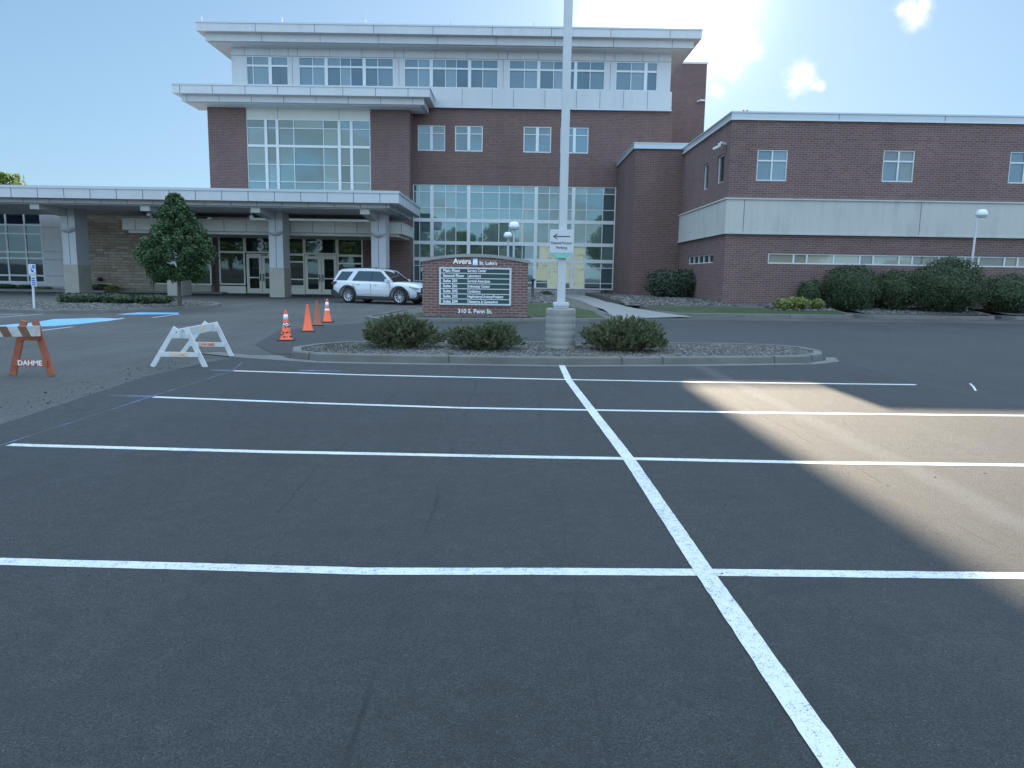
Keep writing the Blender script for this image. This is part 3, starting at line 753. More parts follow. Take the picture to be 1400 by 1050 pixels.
# white spandrel band under the windows and joints between the panels
tw.box(ax(588,130,YT), tx1+.12, YT-.1, YM+.3, zt_lbot, zt_bot-.003)
tw.box(ax(588,130,YT)-.01, tx1+.15, YT-.14, YM+.2, zt_lbot-.09, zt_lbot-.003, 2)
for px in (334,368,394,406.5,451,495,539,552,595,638.5,681,694,736,782,827,841,879,901):
    x = ax(px, 72, YT); tw.box(x-.014, x+.014, YT-.003, YT+.02, zt_wt+.07, zr_low-.06, 1)
for px in (632,673,702,745,788,820,852,885):
    x = ax(px, 135, YT); tw.box(x-.014, x+.014, YT-.104, YT, zt_lbot+.004, zt_bot-.006, 1)
for px in (400,545.5,688,834.5): 
    x = ax(px,100,YT); tw.box(x-.013, x+.013, YT-.003, YT+.02, zt_wb+.02, zt_wt-.02, 1)
tw.box(tx0, tx1, YT-.003, YT+.02, zt_wt+.025, zt_wt+.052, 1)
tw.build('top_storey', [M['panel'], M['joint'], M['coping']], hosp, fix=True)
for i, ((a, b), v, t) in enumerate(groups):
    X = lambda p: ax(p, 100, YT)
    f = window(hosp, X(a), X(b), zt_wb, zt_wt, YT, [X(p) for p in v], (), .05, [X(p) for p in t], [zt_tr], 'glass_blind', twv=.22, twh=.13, recess=.02)

# entrance block roof (left, one storey lower)
YO = 50.2
bx0, bx1 = ax(235, 120, YO), ax(587.5, 123, YO)
zb_t, zb_m, zb_l = az(400, 116, YO), az(400, 129.5, YO), az(400, 140.3, YO+.4)
fascia_box('roof', bx0, bx1, YO, YM-.16, zb_t, zb_m, zb_l, .42, hosp, spacing=2.1, off=.5)
# the block itself
kx0, kx1 = ax(284.5, 180, YB), ax(560, 200, YB)
px0, px1 = ax(337.5, 200, YB), ax(506.5, 200, YB)
z163, z258 = az(420, 163.3, YB), az(420, 288, YB)
bw = MB()
zs0 = az(420, 306, YB)
zent = az(400, 300+100/6.087, YB)
wall_grid(bw, kx0, px0, zent, zb_l, YB, []); wall_grid(bw, kx0, ax(298.5,350,YB), GZ-.3, zent, YB, [])
bw.add([(kx0,YB,GZ-.3),(kx0,YR,GZ-.3),(kx0,YR,zb_l),(kx0,YB,zb_l)], [(3,2,1,0)])
bw2 = MB(); wall_grid(bw2, px1, kx1, GZ-.3, zb_l, YB, [])
bw2.add([(kx1,YB,GZ-.3),(kx1,YM+.2,GZ-.3),(kx1,YM+.2,zb_l),(kx1,YB,zb_l)], [(0,1,2,3)])
for zz in (az(420,222,YB), az(420,150,YB)):
    bw.box(kx0+.004, px0-.004, YB-.008, YB+.02, zz-.05, zz+.05); bw2.box(px1+.004, kx1-.004, YB-.008, YB+.02, zz-.05, zz+.05)
bw.build('brick_wall', M['brick'], hosp, fix=True); bw2.build('brick_wall', M['brick'], hosp, fix=True)
sp_ = MB(); sp_.box(px0, px1, YB+.06, YB+.3, z163, zb_l)
for px in (379,463): 
    x = ax(px,155,YB); sp_.box(x-.013, x+.013, YB+.055, YB+.1, z163+.01, zb_l-.01, 1)
sp_.build('spandrel_panel', [M['panel_warm'], M['joint']], hosp)
sp_ = MB(); sp_.box(px0, px1, YB+.02, YB+.3, zs0, z258); sp_.build('sill_panel', M['panel_warm'], hosp)
sp_ = MB(); sp_.box(kx0+.05, kx1-.05, YB+.45, YR-.3, GZ-.3, zb_l-.1); sp_.build('core', M['dark'], hosp)
Xb = lambda p: ax(p, 210, YB)
window(hosp, px0, px1, z258, z163, YB, [Xb(402), Xb(442.5)], [az(420,175.5,YB), az(420,225.3,YB), az(420,248.8,YB)], .06,
       [Xb(364), Xb(379.5), Xb(464), Xb(480.5)], [az(420,200,YB)], 'glass_teal', twv=.19, twh=.16, recess=.05)

# main brick facade
mx0, mx1 = kx1, ax(917.5, 200, YM)
cwx0, cwx1 = ax(564.5, 290, YM), ax(841.5, 290, YM)
cz = lambda y: az(790, y, YM)
cwz1 = az(703, 253.8, YM); cwz0 = az(790, 395.5, YM)
sm = [((571.2,608.6),(171.2,206.2)), ((622,660),(172,207)), ((715.7,753.6),(173,208.6)), ((766,804.6),(174,209.6))]
holes = [(cwx0, cwx1, cwz0, cwz1)]
for (a, b), (c, d) in sm: holes.append((ax(a,190,YM), ax(b,190,YM), az((a+b)/2,d,YM), az((a+b)/2,c,YM)))
fw_ = MB(); wall_grid(fw_, mx0, mx1, GZ-.3, zt_bot, YM, holes, .2)
fw_.add([(mx1,YM,GZ-.3),(mx1,YR,GZ-.3),(mx1,YR,zt_bot),(mx1,YM,zt_bot)], [(0,1,2,3)])
for zz, e in ((az(700,228,YM), .05), (az(700,160,YM), .05)): fw_.box(mx0+.01, mx1-.01, YM-.008, YM+.02, zz-e, zz+e)
fw_.build('brick_wall', M['brick'], hosp, fix=True)
for (a, b), (c, d) in sm:
    xa, xb = ax(a,190,YM), ax(b,190,YM); z1, z0 = az((a+b)/2,c,YM), az((a+b)/2,d,YM)
    window(hosp, xa, xb, z0, z1, YM, (), [z1-(z1-z0)*.31], .07, [(xa+xb)/2], (), 'glass', twv=.2, recess=.04)
Xc = lambda p: ax(p, 280, YM)
window(hosp, cwx0, cwx1, cwz0, cwz1, YM, [Xc(p) for p in (573.5,609,623.3,660,682.4,696.6,715,751,770,802,824.5)],
       [cz(265.2), cz(287), cz(366.3), cz(387.2)], .07, [Xc(p) for p in (590.4,640.8,733,784)], [cz(303.8), cz(334.8), cz(357.2)], 'glass_teal', twv=.24, twh=.24, recess=.05, tilt=.006)
pl = MB(); pl.box(ax(700,400,YM-.6), ax(828,400,YM-.6), YM-.6, YM-.01, GZ-.2, cwz0-.06); pl.build('planter_wall', M['concrete'], hosp, bevel=.02)

# stair tower set back at the right of the top storey
YS = YR
sx1 = ax(964.8, 130, YS); ztw = az(955, 85, YS)
t_ = MB(); t_.box(tx1-3, sx1, YS, YS+7, GZ-.3, ztw-.16); t_.build('stair_tower', M['brick'], hosp)
t_ = MB(); t_.box(tx1-3.05, sx1+.05, YS-.05, YS+7.05, ztw-.16, ztw); t_.build('coping', M['coping'], hosp)
# low stair block beside the wing
YC = 46.0
lx0, lx1 = ax(868, 230, YC), ax(940, 230, YC); zlb = az(905, 195.5, YC)
t_ = MB(); t_.box(lx0, lx1+.02, YC, YM-.02, GZ-.3, zlb-.32); t_.build('stair_block', M['brick'], hosp)
t_ = MB(); t_.box(lx0-.1, lx1+.02, YC-.1, YM-.02, zlb-.32, zlb-.06); t_.box(lx0-.13, lx1+.02, YC-.13, YM-.02, zlb-.06, zlb)
t_.box(lx0-.14, lx1+.02, YC-.14, YC-.101, zlb-.36, zlb-.30); t_.build('coping', M['coping'], hosp)
# rest of the volume behind, so nothing is hollow
t_ = MB(); t_.box(kx0+.3, mx1-.2, YM+2.5, YR-.2, GZ-.3, zt_bot-.1); t_.build('core', M['brick'], hosp)
# roof gear
for px, Yp in ((285.5,54),):
    p = at(px, 30, Yp); m = MB(); m.tube([(p.x,Yp,zrt-.1),(p.x,Yp,zrt+.22)], [.03,.03], 8)
    b = m.build('beacon_post', M['dark'], hosp)
    m = MB(); m.lathe([(.0,.22),(.13,.22),(.15,.30),(.10,.5),(.05,.56),(0,.56)], (p.x-.11,Yp,zrt), 10); m.lathe([(.0,.22),(.13,.22),(.15,.30),(.10,.5),(.05,.56),(0,.56)], (p.x+.13,Yp,zrt), 10)
    m.build('red_beacon', M['redlamp'], b)
for px in (276,386,500,616,730,845,949):
    x = ax(px, 30, 52.5); m = MB(); m.tube([(x,52.5,zrt-.05),(x,52.5,zrt+.5)], [.016,.006], 6); m.build('lightning_rod', M['dark'], hosp)
p = at(957,137,YS-.2); m = MB(); m.bar(p, p+Vector((.5,-.1,-.05)), .14, .14); m.bar(p+Vector((.0,.2,0)), p+Vector((-.25,-.1,-.12)), .12, .12); m.build('wall_floodlight', M['white'], hosp)

# entrance glazing on the ground floor under the canopy
YE = YB - .02
zz = lambda y: az(400, 300+y/6.087, YE)
def EX(p): return ax(290+p/6.087, 350, YE)
def entry_window(a, b, zt, zb, vs=(), hs=(), th=(), gm='glass_dark', fw=.1):
    return window(hosp, EX(a), EX(b), zz(zb), zz(zt), YE-.1, [EX(v) for v in vs], [zz(h) for h in hs], fw, (), [zz(h) for h in th], gm, 'alu', twh=.14, thin=.1, tilt=.01)
entry_window(55, 272, 138, 552, (), (), (280,))
entry_window(272, 545, 138, 284)
entry_window(618, 768, 150, 560, (), (352,498), (292,))
entry_window(768, 1040, 150, 288)
entry_window(1040, 1255, 152, 560, (), (360,), (294,))
for a, b in ((55,272),(618,768),(1040,1255)):
    m = MB(); m.box(EX(a), EX(b), YE-.06, YE+.2, GZ-.1, zz(562)); m.build('sill_panel', M['alu'], hosp)
m = MB(); m.box(EX(545), EX(618), YE-.05, YE+.4, GZ-.1, zz(138)); m.build('entry_pier', M['alu'], hosp)
for (a, b), hside in (((285,412),1),((415,542),-1),((772,906),1),((909,1036),-1)):
    x0, x1, zt, z0 = EX(a), EX(b), zz(302), GZ+.02
    dm = MB(); y0 = YE-.04; s = .19
    dm.box(x0, x0+s, y0, y0+.06, z0, zt); dm.box(x1-s, x1, y0, y0+.06, z0, zt)
    dm.box(x0+s, x1-s, y0+.002, y0+.06, z0, z0+.34); dm.box(x0+s, x1-s, y0+.002, y0+.06, zt-.20, zt)
    dm.box(x0, x1, y0-.03, y0+.07, zt+.002, zt+.09)
    d = dm.build('door', M['alu'], hosp)
    g = MB(); g.box(x0+s*.9, x1-s*.9, y0+.02, y0+.04, z0+.3, zt-.18); g.build('pane', M['glass_dark'], d)
    g = MB(); g.box(x0+s*.9, x1-s*.9, y0+.003, y0+.018, z0+1.04, z0+1.12); g.build('push_bar', M['alu'], d)
    hx = x1-s/2 if hside > 0 else x0+s/2
    g = MB(); g.box(hx-.025, hx+.025, y0-.07, y0-.003, z0+.85, z0+1.35); g.build('handle', M['dark'], d)
for a in (835,440):
    m = MB(); m.box(EX(a-25), EX(a+25), YE-.2, YE-.10, zz(303), zz(296)); m.build('door_sensor', M['black'], hosp)
for a in (410, 898):
    lettering('numeral', '3', 1.12, M['letter'], hosp, (EX(a), YE-.09, zz(216)), bold=.022, depth=.01)
# dark brick returns either side of the entrance glazing
m = MB(); m.box(EX(1258), kx1+.004, YB-.006, YB+.1, GZ-.3, zz(100)); m.build('entry_wall', M['brick'], hosp)

# ------------------------------------------------------------------ entrance canopy
can = thing('entrance_canopy', 'long flat pale drive-through canopy on square columns in front of the doors', 'canopy', (-20, 45, .15))
YF = 41.5
cx1 = ax(545, 265, YF); cx0 = -42
zc_t = az(300, 257.2, YF); zc_m = az(300, 274, YF); zc_l = az(300, 280.8, YF+.6)
fascia_box('canopy_roof', cx0, cx1, YF, 50.9, zc_t, zc_m, zc_l, .6, can, spacing=1.43, off=.35, rim=.14)
YK = 45.0
for i, (a, b) in enumerate(((86,106),(227,247),(367.5,388),(507,528))):
    x0, x1 = ax(a, 360, YK), ax(b, 360, YK); ym, wd = (YK+.7), (x1-x0)
    cm = MB(); zj = az(370, 366, YK); ztop = zc_l+.02
    g0 = gz(YK)-.1
    cm.box(x0+.03, x1-.03, YK+.03, YK+1.37, zj, ztop)
    cm.box((x0+x1)/2-.015, (x0+x1)/2+.015, YK+.026, YK+.08, zj+.01, ztop-.02, 1)
    col = cm.build('column', [M['panel'], M['joint']], can)
    bm_ = MB(); bm_.box(x0, x1, YK, YK+1.4, g0, zj-.012); bm_.build('column_base', M['concrete_col'], col, bevel=.015)
    lm = MB(); zl_ = az(370, 318, YK); xc = (x0+x1)/2
    lm.lathe([(0,.10),(.44,.10),(.46,.04),(.34,-.10),(.16,-.19),(0,-.20)], (xc,YK+.05,zl_), 24)
    lm.build('wall_lamp', M['lens'], col)
    # tapered cantilever bracket carrying the roof edge
    be = MB(); xb = xc - .28
    be.prism([(YF+1.0, zc_l+.01), (YK+1.4, zc_l+.01), (YK+1.4, zc_l-.62), (YF+1.0, zc_l-.30)], lambda u, v, d: (xb+d, u, v), -.24, .24)
    be.prism([(YF+.95, zc_l+.01), (YF+1.0, zc_l+.01), (YF+1.0, zc_l-.33), (YF+.95, zc_l-.33)], lambda u, v, d: (xb+d, u, v), -.26, .26, 1)
    be.build('bracket', [M['soffit'], M['panel_warm']], can, fix=True)
# lower canopy over the doors
YL = 46.6
qx0, qx1 = ax(167, 308, YL), ax(549.8, 311, YL)
m = MB(); zq1, zq0, zq2 = az(400, 303, YL), az(400, 317.5, YL), az(400, 321.5, YL)
m.box(qx0, qx1, YL, YB-.35, zq0, zq1); m.box(qx0+.25, qx1-.25, YL+.25, YB-.36, zq2, zq0-.002)
x = qx0+.8
while x < qx1: m.box(x-.016, x+.016, YL-.004, YL+.03, zq0+.003, zq1-.003, 1); x += 1.36
m.box(qx0-.03, qx1+.03, YL-.03, YB-.36, zq1+.001, zq1+.06, 2)
m.build('door_canopy', [M['panel_warm'], M['joint'], M['coping']], can, fix=True)
for px, py in ((204,294),(344,297)):
    p = at(px, py, 44.2); m = MB(); m.lathe([(0,.1),(.13,.1),(.15,0),(.11,-.05),(0,-.06)], (p.x,p.y,p.z), 12); m.tube([(p.x,p.y,p.z+.1),(p.x,p.y,zc_l)], [.03,.03], 6)
    m.build('soffit_lamp', M['lamp_head'], can)

# ------------------------------------------------------------------ left wing (grey panels, navy glass) and stone wall
YW = 51.95
lw = thing('clinic_wing', 'single storey grey panel wing with navy windows and a tan stone wall', 'building', (-38, 56, .15))
wl0, wl1 = -62.0, ax(119, 340, YW)
zw = lambda y: az(60, y, YW)
nx = [ax(p, 340, YW) for p in (-150,-120,-92,-64,-36,9.5,35,58.5)]
m = MB(); wz0, wz1 = zw(387), zw(291)
wall_grid(m, wl0, wl1, GZ, 6.9, YW, [(nx[0], nx[-1], wz0, wz1)], .15)
m.box(wl0, kx0-.02, YW+.8, YW+8, GZ-.2, 6.88)
for px in (20, 8): pass
for py in (310.5, 344, 355, 377): m.box(nx[-1]+.05, wl1, YW-.003, YW+.02, zw(py)-.014, zw(py)+.014, 1)
m.box(ax(9,290,YW)-.014, ax(9,290,YW)+.014, YW-.003, YW+.02, wz1+.02, 6.8, 1)
m.box(wl0, wl1, YW-.05, YW+.05, GZ-.2, zw(391), 2)
m.build('panel_wall', [M['panel'], M['joint'], M['concrete_col']], lw, fix=True)
window(lw, nx[0], nx[-1], wz0, wz1, YW, nx[1:-1], [zw(308), zw(320), zw(345), zw(353.5), zw(377)], .1, (), (), 'glass_navy', 'frame', thin=.11, recess=.03)
m = MB(); sx0, sx1_ = ax(118.5, 345, YW-.6), ax(207, 345, YW-.6); 
m.box(sx0, sx1_, YW-.6, YW+4, GZ-.3, 6.6); m.build('stone_wall', M['stone'], lw)
# glazing and low wall between the stone and the entrance, behind the tree
gx0, gx1 = sx1_+.01, kx0+.0
window(lw, gx0, gx1, GZ+.55, 6.4, YW-.5, [gx0+(gx1-gx0)*k/4 for k in (1,2,3)], [2.1, 3.6, 5.1], .08, (), (), 'glass_dark', 'alu')
m = MB(); m.box(gx0, gx1, YW-.52, YW+.1, GZ-.2, GZ+.53); m.build('low_wall', M['concrete_col'], lw)
m = MB(); m.box(gx0, EX(55)-.0, YE-.3, YE+.0, GZ-.2, GZ+.9) ; 
m = MB(); m.lathe([(0,0),(.16,0),(.16,.16),(.1,.24),(0,.24)], (ax(136,382,YW-.75), YW-.75, az(136,382,YW-.75)-.1), 12); m.build('wall_vent', M['black'], lw)

# ------------------------------------------------------------------ right brick wing
YG = 36.0
wing = thing('brick_wing', 'two storey brick wing with a pale concrete band and a strip of low windows', 'building', (25, 42, .4))
gx = ax(994, 300, YG); gX1 = 62.0
zg = lambda y, x=1020: az(x, y, YG)
zpt, zpb = zg(152.6), zg(162.6); zb1, zb0 = zg(273), zg(318.2)
wins = [((1034.7,1076.2),(204.7,247.3)), ((1206.8,1249.8),(205.4,248.9)), ((1380,1423),(207.5,251)), ((1553,1597),(209.5,254))]
st0, st1 = zg(360.2,1050), zg(346.2,1050)
sx_a = ax(1050, 353, YG)
holes = [(sx_a, gX1-2, st0, st1)]
hw = []
for (a, b), (c, d) in wins:
    h = (ax(a,228,YG), ax(b,228,YG), az((a+b)/2,d,YG), az((a+b)/2,c,YG)); hw.append(h); holes.append(h)
m = MB(); wall_grid(m, gx, gX1, GZ-.3, zpb, YG, holes, .18)
# side wall facing the walk, with its own slit windows
sideh = [(ax(0,0,1)*0 + YG + (YC-YG)*t0, YG + (YC-YG)*t1, z0, z1) for t0, t1, z0, z1 in ((.22,.40,zg(353)-.12,zg(343)+.1-.3),)]
def side_y(px):                       # depth where the side wall is seen at this column
    lo, hi = YG, YC
    for _ in range(30):
        mid = (lo+hi)/2
        if ax(px, 340, mid) > gx: hi = mid
        else: lo = mid
    return lo
ya, yb = side_y(975.5), side_y(941.5)
zsl1, zsl0 = az(958, 349, (ya+yb)/2), az(958, 360.5, (ya+yb)/2)
u1a, u1b = side_y(984), side_y(975); u2a, u2b = side_y(963), side_y(957)
zu1, zu0 = az(978, 212, (u1a+u1b)/2), az(978, 250, (u1a+u1b)/2)
sh = [(ya, yb, zsl0, zsl1), (u1a, u1b, zu0, zu1), (u2a, u2b, zu0, zu1)]
tmp = MB(); wall_grid(tmp, YG, YC+.0, GZ-.3, zpb, 0, sh, .18)
m.add([(gx+v[1], v[0], v[2]) for v in tmp.v], [tuple(reversed(f)) for f in tmp.f])
m.box(gx+.2, gX1, YG+.6, YG+20, zpb-.5, zpb-.1)
for py in (187, 262): m.box(gx+.004, gX1, YG-.008, YG+.02, zg(py)-.05, zg(py)+.05)
m.build('brick_wall', M['brick_wing'], wing, fix=True)
m = MB(); m.box(gx-.06, gX1, YG-.06, YC, zpb, zpt-.07); m.box(gx-.10, gX1, YG-.10, YC, zpt-.07, zpt); m.box(gx-.11, gX1, YG-.11, YC, zpb-.06, zpb-.001, 1)
for k in range(1, 9):
    x = gx + 4.9*k; m.box(x-.015, x+.015, YG-.064, YG, zpb+.01, zpt-.08, 2)
m.build('coping', [M['coping'], M['white'], M['joint']], wing)
m = MB(); m.box(gx-.10, gX1, YG-.10, YG+.05, zb0, zb1); m.box(gx-.10, gx+.05, YG+.051, YC, zb0, zb1)
m.box(gx-.16, gX1, YG-.16, YG+.04, zb1+.001, zb1+.07); m.box(gx-.16, gX1, YG-.16, YG+.04, zb0-.07, zb0-.001)
m.box(gx-.16, gx+.04, YG+.041, YC, zb1+.001, zb1+.07); m.box(gx-.16, gx+.04, YG+.041, YC, zb0-.07, zb0-.001)
for k in range(0, 7):
    x = gx + .75 + 8.3*k; m.box(x-.014, x+.014, YG-.104, YG, zb0+.01, zb1-.01, 1)
m.build('concrete_band', [M['band'], M['joint']], wing)
for (a, b, c, d) in hw:
    window(wing, a, b, c, d, YG, [(a+b)/2], [c+(d-c)*.65], .05, (), (), 'glass_blind', thin=.07, recess=.03)
sv = [sx_a+1.22]; 
xx = sx_a
k = 0; vsx = []
pat = (1.23, .63, 1.27, 1.25, .64)
while xx < gX1-3: xx += pat[k % 5]; vsx.append(xx); k += 1
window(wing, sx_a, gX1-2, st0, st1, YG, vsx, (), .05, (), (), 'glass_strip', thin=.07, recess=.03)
for (a, b, c, d), nb in zip(sh, (4, 0, 0)):
    fr = MB(); gl = MB()
    gl.box(gx+.12, gx+.15, a, b, c, d)
    for k in range(nb+2 if nb else 2):
        y = a + (b-a)*k/(nb+1 if nb else 1); fr.box(gx+.06, gx+.13, y-.04, y+.04, c, d)
    fr.box(gx+.062, gx+.13, a+.04, b-.04, c, c+.05); fr.box(gx+.062, gx+.13, a+.04, b-.04, d-.05, d)
    f = fr.build('window', M['frame'], wing); gl.build('pane', M['glass_navy'], f)
ycam = side_y(985); p = Vector((gx, ycam, az(985,197,ycam)))
m = MB(); m.bar(p, p+Vector((-.3,-.1,.05)), .1, .1); m.bar(p+Vector((-.25,.1,0)), p+Vector((-.4,-.3,-.08)), .13, .13); m.bar(p+Vector((-.2,.25,-.04)), p+Vector((-.45,.55,-.14)), .12, .12)
m.build('security_camera', M['white'], wing)
for px in (1016.5, 1021.5):
    p = at(px, 152, YG+.5); m = MB(); m.lathe([(0,0),(.06,0),(.07,.06),(.05,.16),(0,.2)], (p.x, p.y, zpt), 10); m.build('red_beacon', M['redlamp'], wing)
# downspout joint lines on the brick
# ------------------------------------------------------------------ monument sign
YSg = 27.8
sg0, sg1 = ax(577.5, 395, YSg), ax(721.5, 395, YSg); sgz = .12
sgn = thing('monument_sign', 'arched red brick sign wall with a dark green directory board', 'sign', ((sg0+sg1)/2, YSg+.3, sgz-.1))
ztc, zte = az(650, 351.5, YSg), az(578, 358, YSg)
n = 24; arc = []
for k in range(n+1):
    t = -1 + 2*k/n; arc.append((sg0 + (sg1-sg0)*k/n, zte + (ztc-zte)*(1-t*t)))
body = [(sg0, sgz-.2)] + arc + [(sg1, sgz-.2)]
m = MB(); m.prism(body, lambda u, v, d: (u, d, v), YSg, YSg+.6); sb = m.build('brick_body', M['brick_sign'], sgn, fix=True)
capp = [(x*1.0 + (-.07 if k == 0 else .07 if k == n else 0), z+.002) for k, (x, z) in enumerate(arc)]
capp = capp + [(x, z+.115) for x, z in reversed(capp)]
m = MB(); m.prism(capp, lambda u, v, d: (u, d, v), YSg-.06, YSg+.66); m.build('stone_cap', M['concrete'], sgn, fix=True)
dx0, dx1 = ax(601.3, 391, YSg), ax(698.3, 391, YSg); dz1, dz0 = az(650, 366.8, YSg), az(650, 416, YSg)
m = MB(); m.box(dx0, dx1, YSg-.05, YSg-.001, dz0, dz1); brd = m.build('directory_board', M['signgreen'], sgn)
m = MB(); f_ = .05
m.box(dx0-.02, dx0+f_, YSg-.075, YSg-.002, dz0-.03, dz1+.03); m.box(dx1-f_, dx1+.02, YSg-.075, YSg-.002, dz0-.03, dz1+.03)
m.box(dx0+f_, dx1-f_, YSg-.0745, YSg-.002, dz1-f_+.02, dz1+.03); m.box(dx0+f_, dx1-f_, YSg-.0745, YSg-.002, dz0-.03, dz0+f_-.02)
rowh = (dz1-dz0)/7
for k in range(1, 7): m.box(dx0+f_, dx1-f_, YSg-.07, YSg-.0495, dz0+rowh*k-.016, dz0+rowh*k+.016)
m.build('board_frame', M['white_sign'], brd)
rows = [('Main Floor','Surgery Center'),('Second Floor','Laboratory'),('Suite 201','Surgical Associates'),('Suite 201','Endoscopy Center'),('Suite 202','Cardiology'),('Suite 203','Nephrology/Urology/Podiatry'),('Suite 204','Obstetrics & Gynecology')]
for k, (a, b) in enumerate(rows):
    zc_ = dz1 - rowh*(k+.5)
    lettering('lettering', a, .145, M['letter'], brd, (dx0+.12, YSg-.056, zc_), align='LEFT', bold=.004)
    lettering('lettering', b, .145, M['letter'], brd, (dx0+(dx1-dx0)*.39, YSg-.056, zc_), align='LEFT', bold=.003, sx=.76)
zh = az(650, 358.6, YSg)
lettering('lettering', 'Avera', .275, M['letter'], sgn, (ax(632, 358, YSg), YSg-.02, zh+.02), bold=.006, depth=.02)
lettering('lettering', "St. Luke's", .172, M['letter'], sgn, (ax(667.5, 359, YSg), YSg-.02, zh-.03), bold=.004, depth=.02)
lettering('lettering', '310 S. Penn St.', .215, M['letter'], sgn, (ax(649.5, 426, YSg), YSg-.02, az(650, 425.8, YSg)), bold=.004, depth=.02)
m = MB(); ex = ax(649.8, 358, YSg); q = .095
m.box(ex-q, ex+q, YSg-.03, YSg-.001, zh-.12, zh+.16)
eb = m.build('emblem', M['emblem'], sgn)
m = MB()
for i in (-1, 0, 1):
    m.prism([(ex+i*.065-.02, zh-.1), (ex+i*.065+.02, zh-.1), (ex+i*.05+.03, zh+.06), (ex+i*.05, zh+.13), (ex+i*.05-.03, zh+.06)], lambda u, v, d: (u, d, v), YSg-.036-.001*i, YSg-.031)
m.build('emblem_rays', M['letter'], eb, fix=True)

# ------------------------------------------------------------------ light pole with concrete base and its directional sign
PX, PY = 1.02, 16.05
lp = thing('light_pole', 'tall square white light pole on a round ribbed concrete base', 'light pole', (PX, PY, .1))
hb = az(764, 423, 15.75)
m = MB(); prof = [(.325, .05)]
z = .05
for k in range(6):
    z2 = .05 + (hb-.05)*(k+1)/6
    prof += [(.3245-.001*k, z+.010), (.3235-.001*k, z2-.010), (.3195-.001*k, z2)]; z = z2
prof += [(.29, hb+.012), (0, hb+.014)]
m.lathe(prof, (PX, PY, 0), 40); m.build('concrete_base', M['concrete'], lp)
m = MB(); m.box(PX-.15, PX+.15, PY-.15, PY+.15, hb+.02, hb+.055)
for a in (-1, 1):
    for b in (-1, 1): m.tube([(PX+a*.11, PY+b*.11, hb), (PX+a*.11, PY+b*.11, hb+.10)], [.014, .014], 8)
m.build('base_plate', M['pole_side'], lp)
m = MB(); m.box(PX-.165, PX+.165, PY-.165, PY+.165, hb+.056, hb+.14); m.build('base_cover', M['pole'], lp, bevel=.02)
m = MB(); m.box(PX-.085, PX+.085, PY-.085, PY+.085, hb+.14, 9.2); m.build('pole_shaft', M['pole'], lp, bevel=.012)
for s in (-1, 1):
    m = MB(); m.bar((PX+s*.08, PY, 9.05), (PX+s*.45, PY, 9.1), .06, .06); m.box(PX+s*.45, PX+s*1.05, PY-.2, PY+.2, 9.03, 9.2); m.build('lamp_head', M['pole_side'], lp)
YD = PY-.12
d0, d1 = ax(751.5, 330, YD), ax(784, 330, YD); e1, e0, e2 = az(768, 314, YD), az(768, 346, YD), az(768, 353, YD)
ps = thing('direction_sign', 'white parking arrow sign with a teal foot strapped to the light pole', 'sign', ((d0+d1)/2, YD, e2))
m = MB(); m.box(d0, d1, YD-.03, YD+.02, e0, e1); m.build('sign_board', M['white_sign'], ps, bevel=.006)
m = MB(); m.prism([(d0+.01, e0-.002), (d1-.01, e0-.002), (d1-.13, e2), (d0+.13, e2)], lambda u, v, d: (u, d, v), YD-.028, YD+.018); m.build('sign_foot', M['tealsign'], ps, fix=True)
dc = (d0+d1)/2
m = MB(); za = az(768, 323.3, YD); m.box(dc-.12, dc+.17, YD-.034, YD-.031, za-.010, za+.010)
m.prism([(dc-.185, za), (dc-.105, za+.055), (dc-.085, za+.055), (dc-.14, za), (dc-.085, za-.055), (dc-.105, za-.055)], lambda u, v, d: (u, d, v), YD-.0345, YD-.0312); m.build('arrow', M['dark'], ps, fix=True)
lettering('lettering', 'Patient/Visitor', .078, M['dark'], ps, (dc, YD-.034, az(768, 332.3, YD)), depth=.002)
lettering('lettering', 'Parking', .078, M['dark'], ps, (dc, YD-.034, az(768, 338.6, YD)), depth=.002)

# ------------------------------------------------------------------ lamp posts
def lamp_post(x, y, ztop, zbase, label, side=0.0):
    o = thing('lamp_post', label, 'lamp post', (x, y, zbase), 'low dome lamp posts')
    s = MB(); s.tube([(x-side*.1,y,zbase-.05),(x-side*.02,y,ztop-.3)], [.055,.045], 12); s.build('post', M['pole_side'] if not side else M['pole'], o)
    h = MB(); h.lathe([(.0,-.30),(.235,-.30),(.25,-.24),(.25,-.17),(.20,-.06),(.12,-.01),(0,0)], (x+side*.16,y,ztop), 24); h.build('lamp_dome', M['lamp_head'], o)
    h = MB(); h.lathe([(0,-.36),(.19,-.36),(.22,-.301),(0,-.301)], (x+side*.16,y,ztop), 24); h.build('lamp_lens', M['lens'], o)
p = at(703, 303, 35); lamp_post(p.x, 35, p.z, .35, 'dome lamp post behind the sign, the larger one close to the light pole')
p = at(694.6, 317, 43.5); lamp_post(p.x, 43.5, p.z, .5, 'smaller dome lamp post standing near the glass wall above the sign')
p = at(1338, 286, 34.0); lamp_post(p.x, 34.0, p.z, .35, 'dome lamp post rising from the clipped hedges by the brick wing', 1.0)
# ash urn by the glass wall
p = gr(728, 411, .3); m = MB(); m.lathe([(0,0),(.2,0),(.2,.05),(.08,.09),(.055,.5),(.06,.85),(.12,.9),(.12,.98),(0,1.0)], (p.x, p.y, bedz(p.x, p.y)), 14)
tag(m.build('ash_urn', M['dark']), 'slim dark smokers post on the stone bed before the glass wall', 'ash urn')

